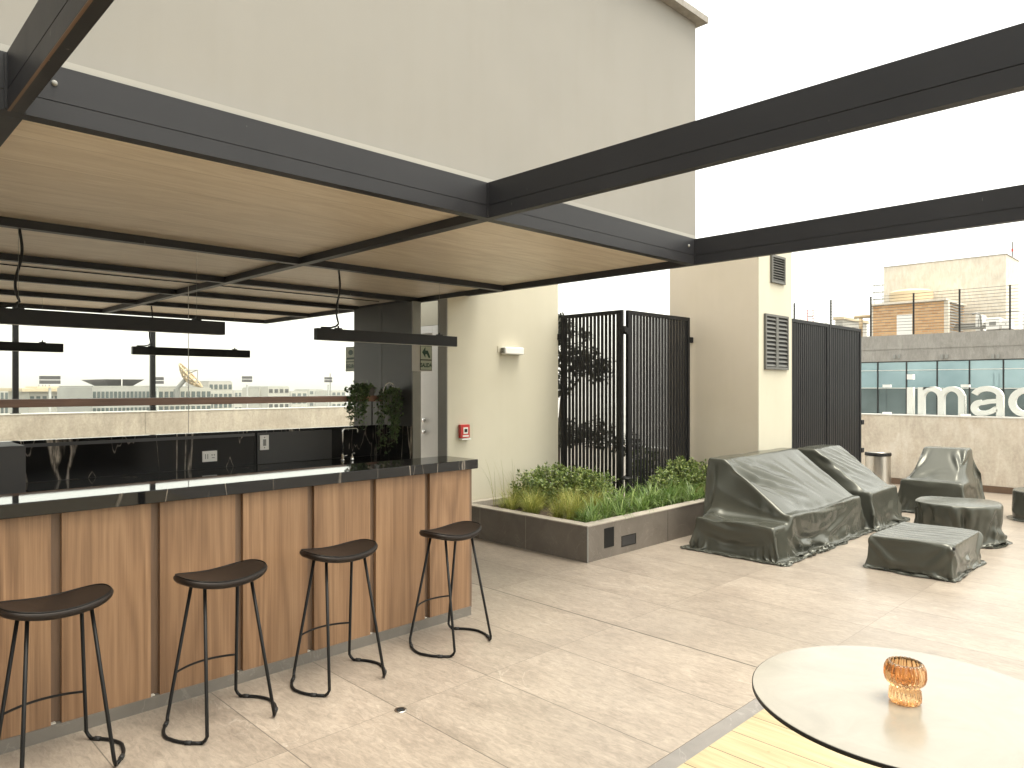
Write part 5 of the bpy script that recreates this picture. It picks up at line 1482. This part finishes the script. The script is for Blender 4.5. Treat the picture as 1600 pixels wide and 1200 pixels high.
# ------------------------------------------------------------------ haze
HAZE = 0.0005
if HAZE:
    hz_ = B(-690, 1490, -690, 1490, GZ - 2, 60)
    hm = bpy.data.materials.new('haze'); hm.use_nodes = True; nt = hm.node_tree
    nt.nodes.remove(nt.nodes['Principled BSDF'])
    pv = nt.nodes.new('ShaderNodeVolumePrincipled'); pv.inputs['Color'].default_value = (.95, .95, .93, 1); pv.inputs['Density'].default_value = HAZE
    nt.links.new(pv.outputs[0], [n for n in nt.nodes if n.type == 'OUTPUT_MATERIAL'][0].inputs['Volume'])
    o = part('haze', hz_, hm); tag(o, kind='stuff')

# ------------------------------------------------------------------ light
SUN_AZ = (0.30, -0.95); SUN_EL = R(74)
w = bpy.data.worlds.new('World'); scene.world = w; w.use_nodes = True
nt = w.node_tree; bg = nt.nodes['Background']
sky = nt.nodes.new('ShaderNodeTexSky'); sky.sky_type = 'NISHITA'; sky.sun_disc = False
sky.sun_elevation = SUN_EL; sky.sun_rotation = math.atan2(SUN_AZ[0], SUN_AZ[1]); sky.air_density = 1.0; sky.dust_density = 3.0; sky.ozone_density = 1.0
hs = nt.nodes.new('ShaderNodeHueSaturation'); hs.inputs['Saturation'].default_value = 0.22
nt.links.new(sky.outputs[0], hs.inputs['Color'])
mw = nt.nodes.new('ShaderNodeMix'); mw.data_type = 'RGBA'; mw.blend_type = 'MULTIPLY'; mw.inputs[0].default_value = 1.0
mw.inputs[7].default_value = (1.0, 0.965, 0.84, 1)
nt.links.new(hs.outputs[0], mw.inputs[6]); nt.links.new(mw.outputs[2], bg.inputs['Color'])
bg.inputs['Strength'].default_value = 0.15
sl_ = bpy.data.lights.new('sun', 'SUN'); sl_.energy = 0.6; sl_.angle = R(35); sl_.color = (1, 0.94, 0.82)
so = bpy.data.objects.new('sun', sl_); C.objects.link(so)
sd = Vector((SUN_AZ[0] * math.cos(SUN_EL), SUN_AZ[1] * math.cos(SUN_EL), math.sin(SUN_EL)))
so.rotation_euler = sd.to_track_quat('Z', 'Y').to_euler(); so.location = (0, -5, 30)

# ------------------------------------------------------------------ camera
cd = bpy.data.cameras.new('camera'); cd.sensor_fit = 'HORIZONTAL'; cd.sensor_width = 36; cd.lens = 36 * FPX / 1600
cd.shift_y = 4 / 1600; cd.clip_start = 0.05; cd.clip_end = 4000
co_ = bpy.data.objects.new('camera', cd); C.objects.link(co_)
co_.location = (0, 0, HC); co_.rotation_euler = (R(90), 0, -(R(90) - TH))
scene.camera = co_
scene.view_settings.view_transform = 'Standard'; scene.view_settings.look = 'None'
scene.view_settings.exposure = 2.0; scene.view_settings.gamma = 1.0
scene.cycles.max_bounces = 10; scene.cycles.diffuse_bounces = 5; scene.cycles.glossy_bounces = 5; scene.cycles.transmission_bounces = 8
scene.cycles.transparent_max_bounces = 16; scene.cycles.volume_bounces = 1
scene.cycles.caustics_reflective = False
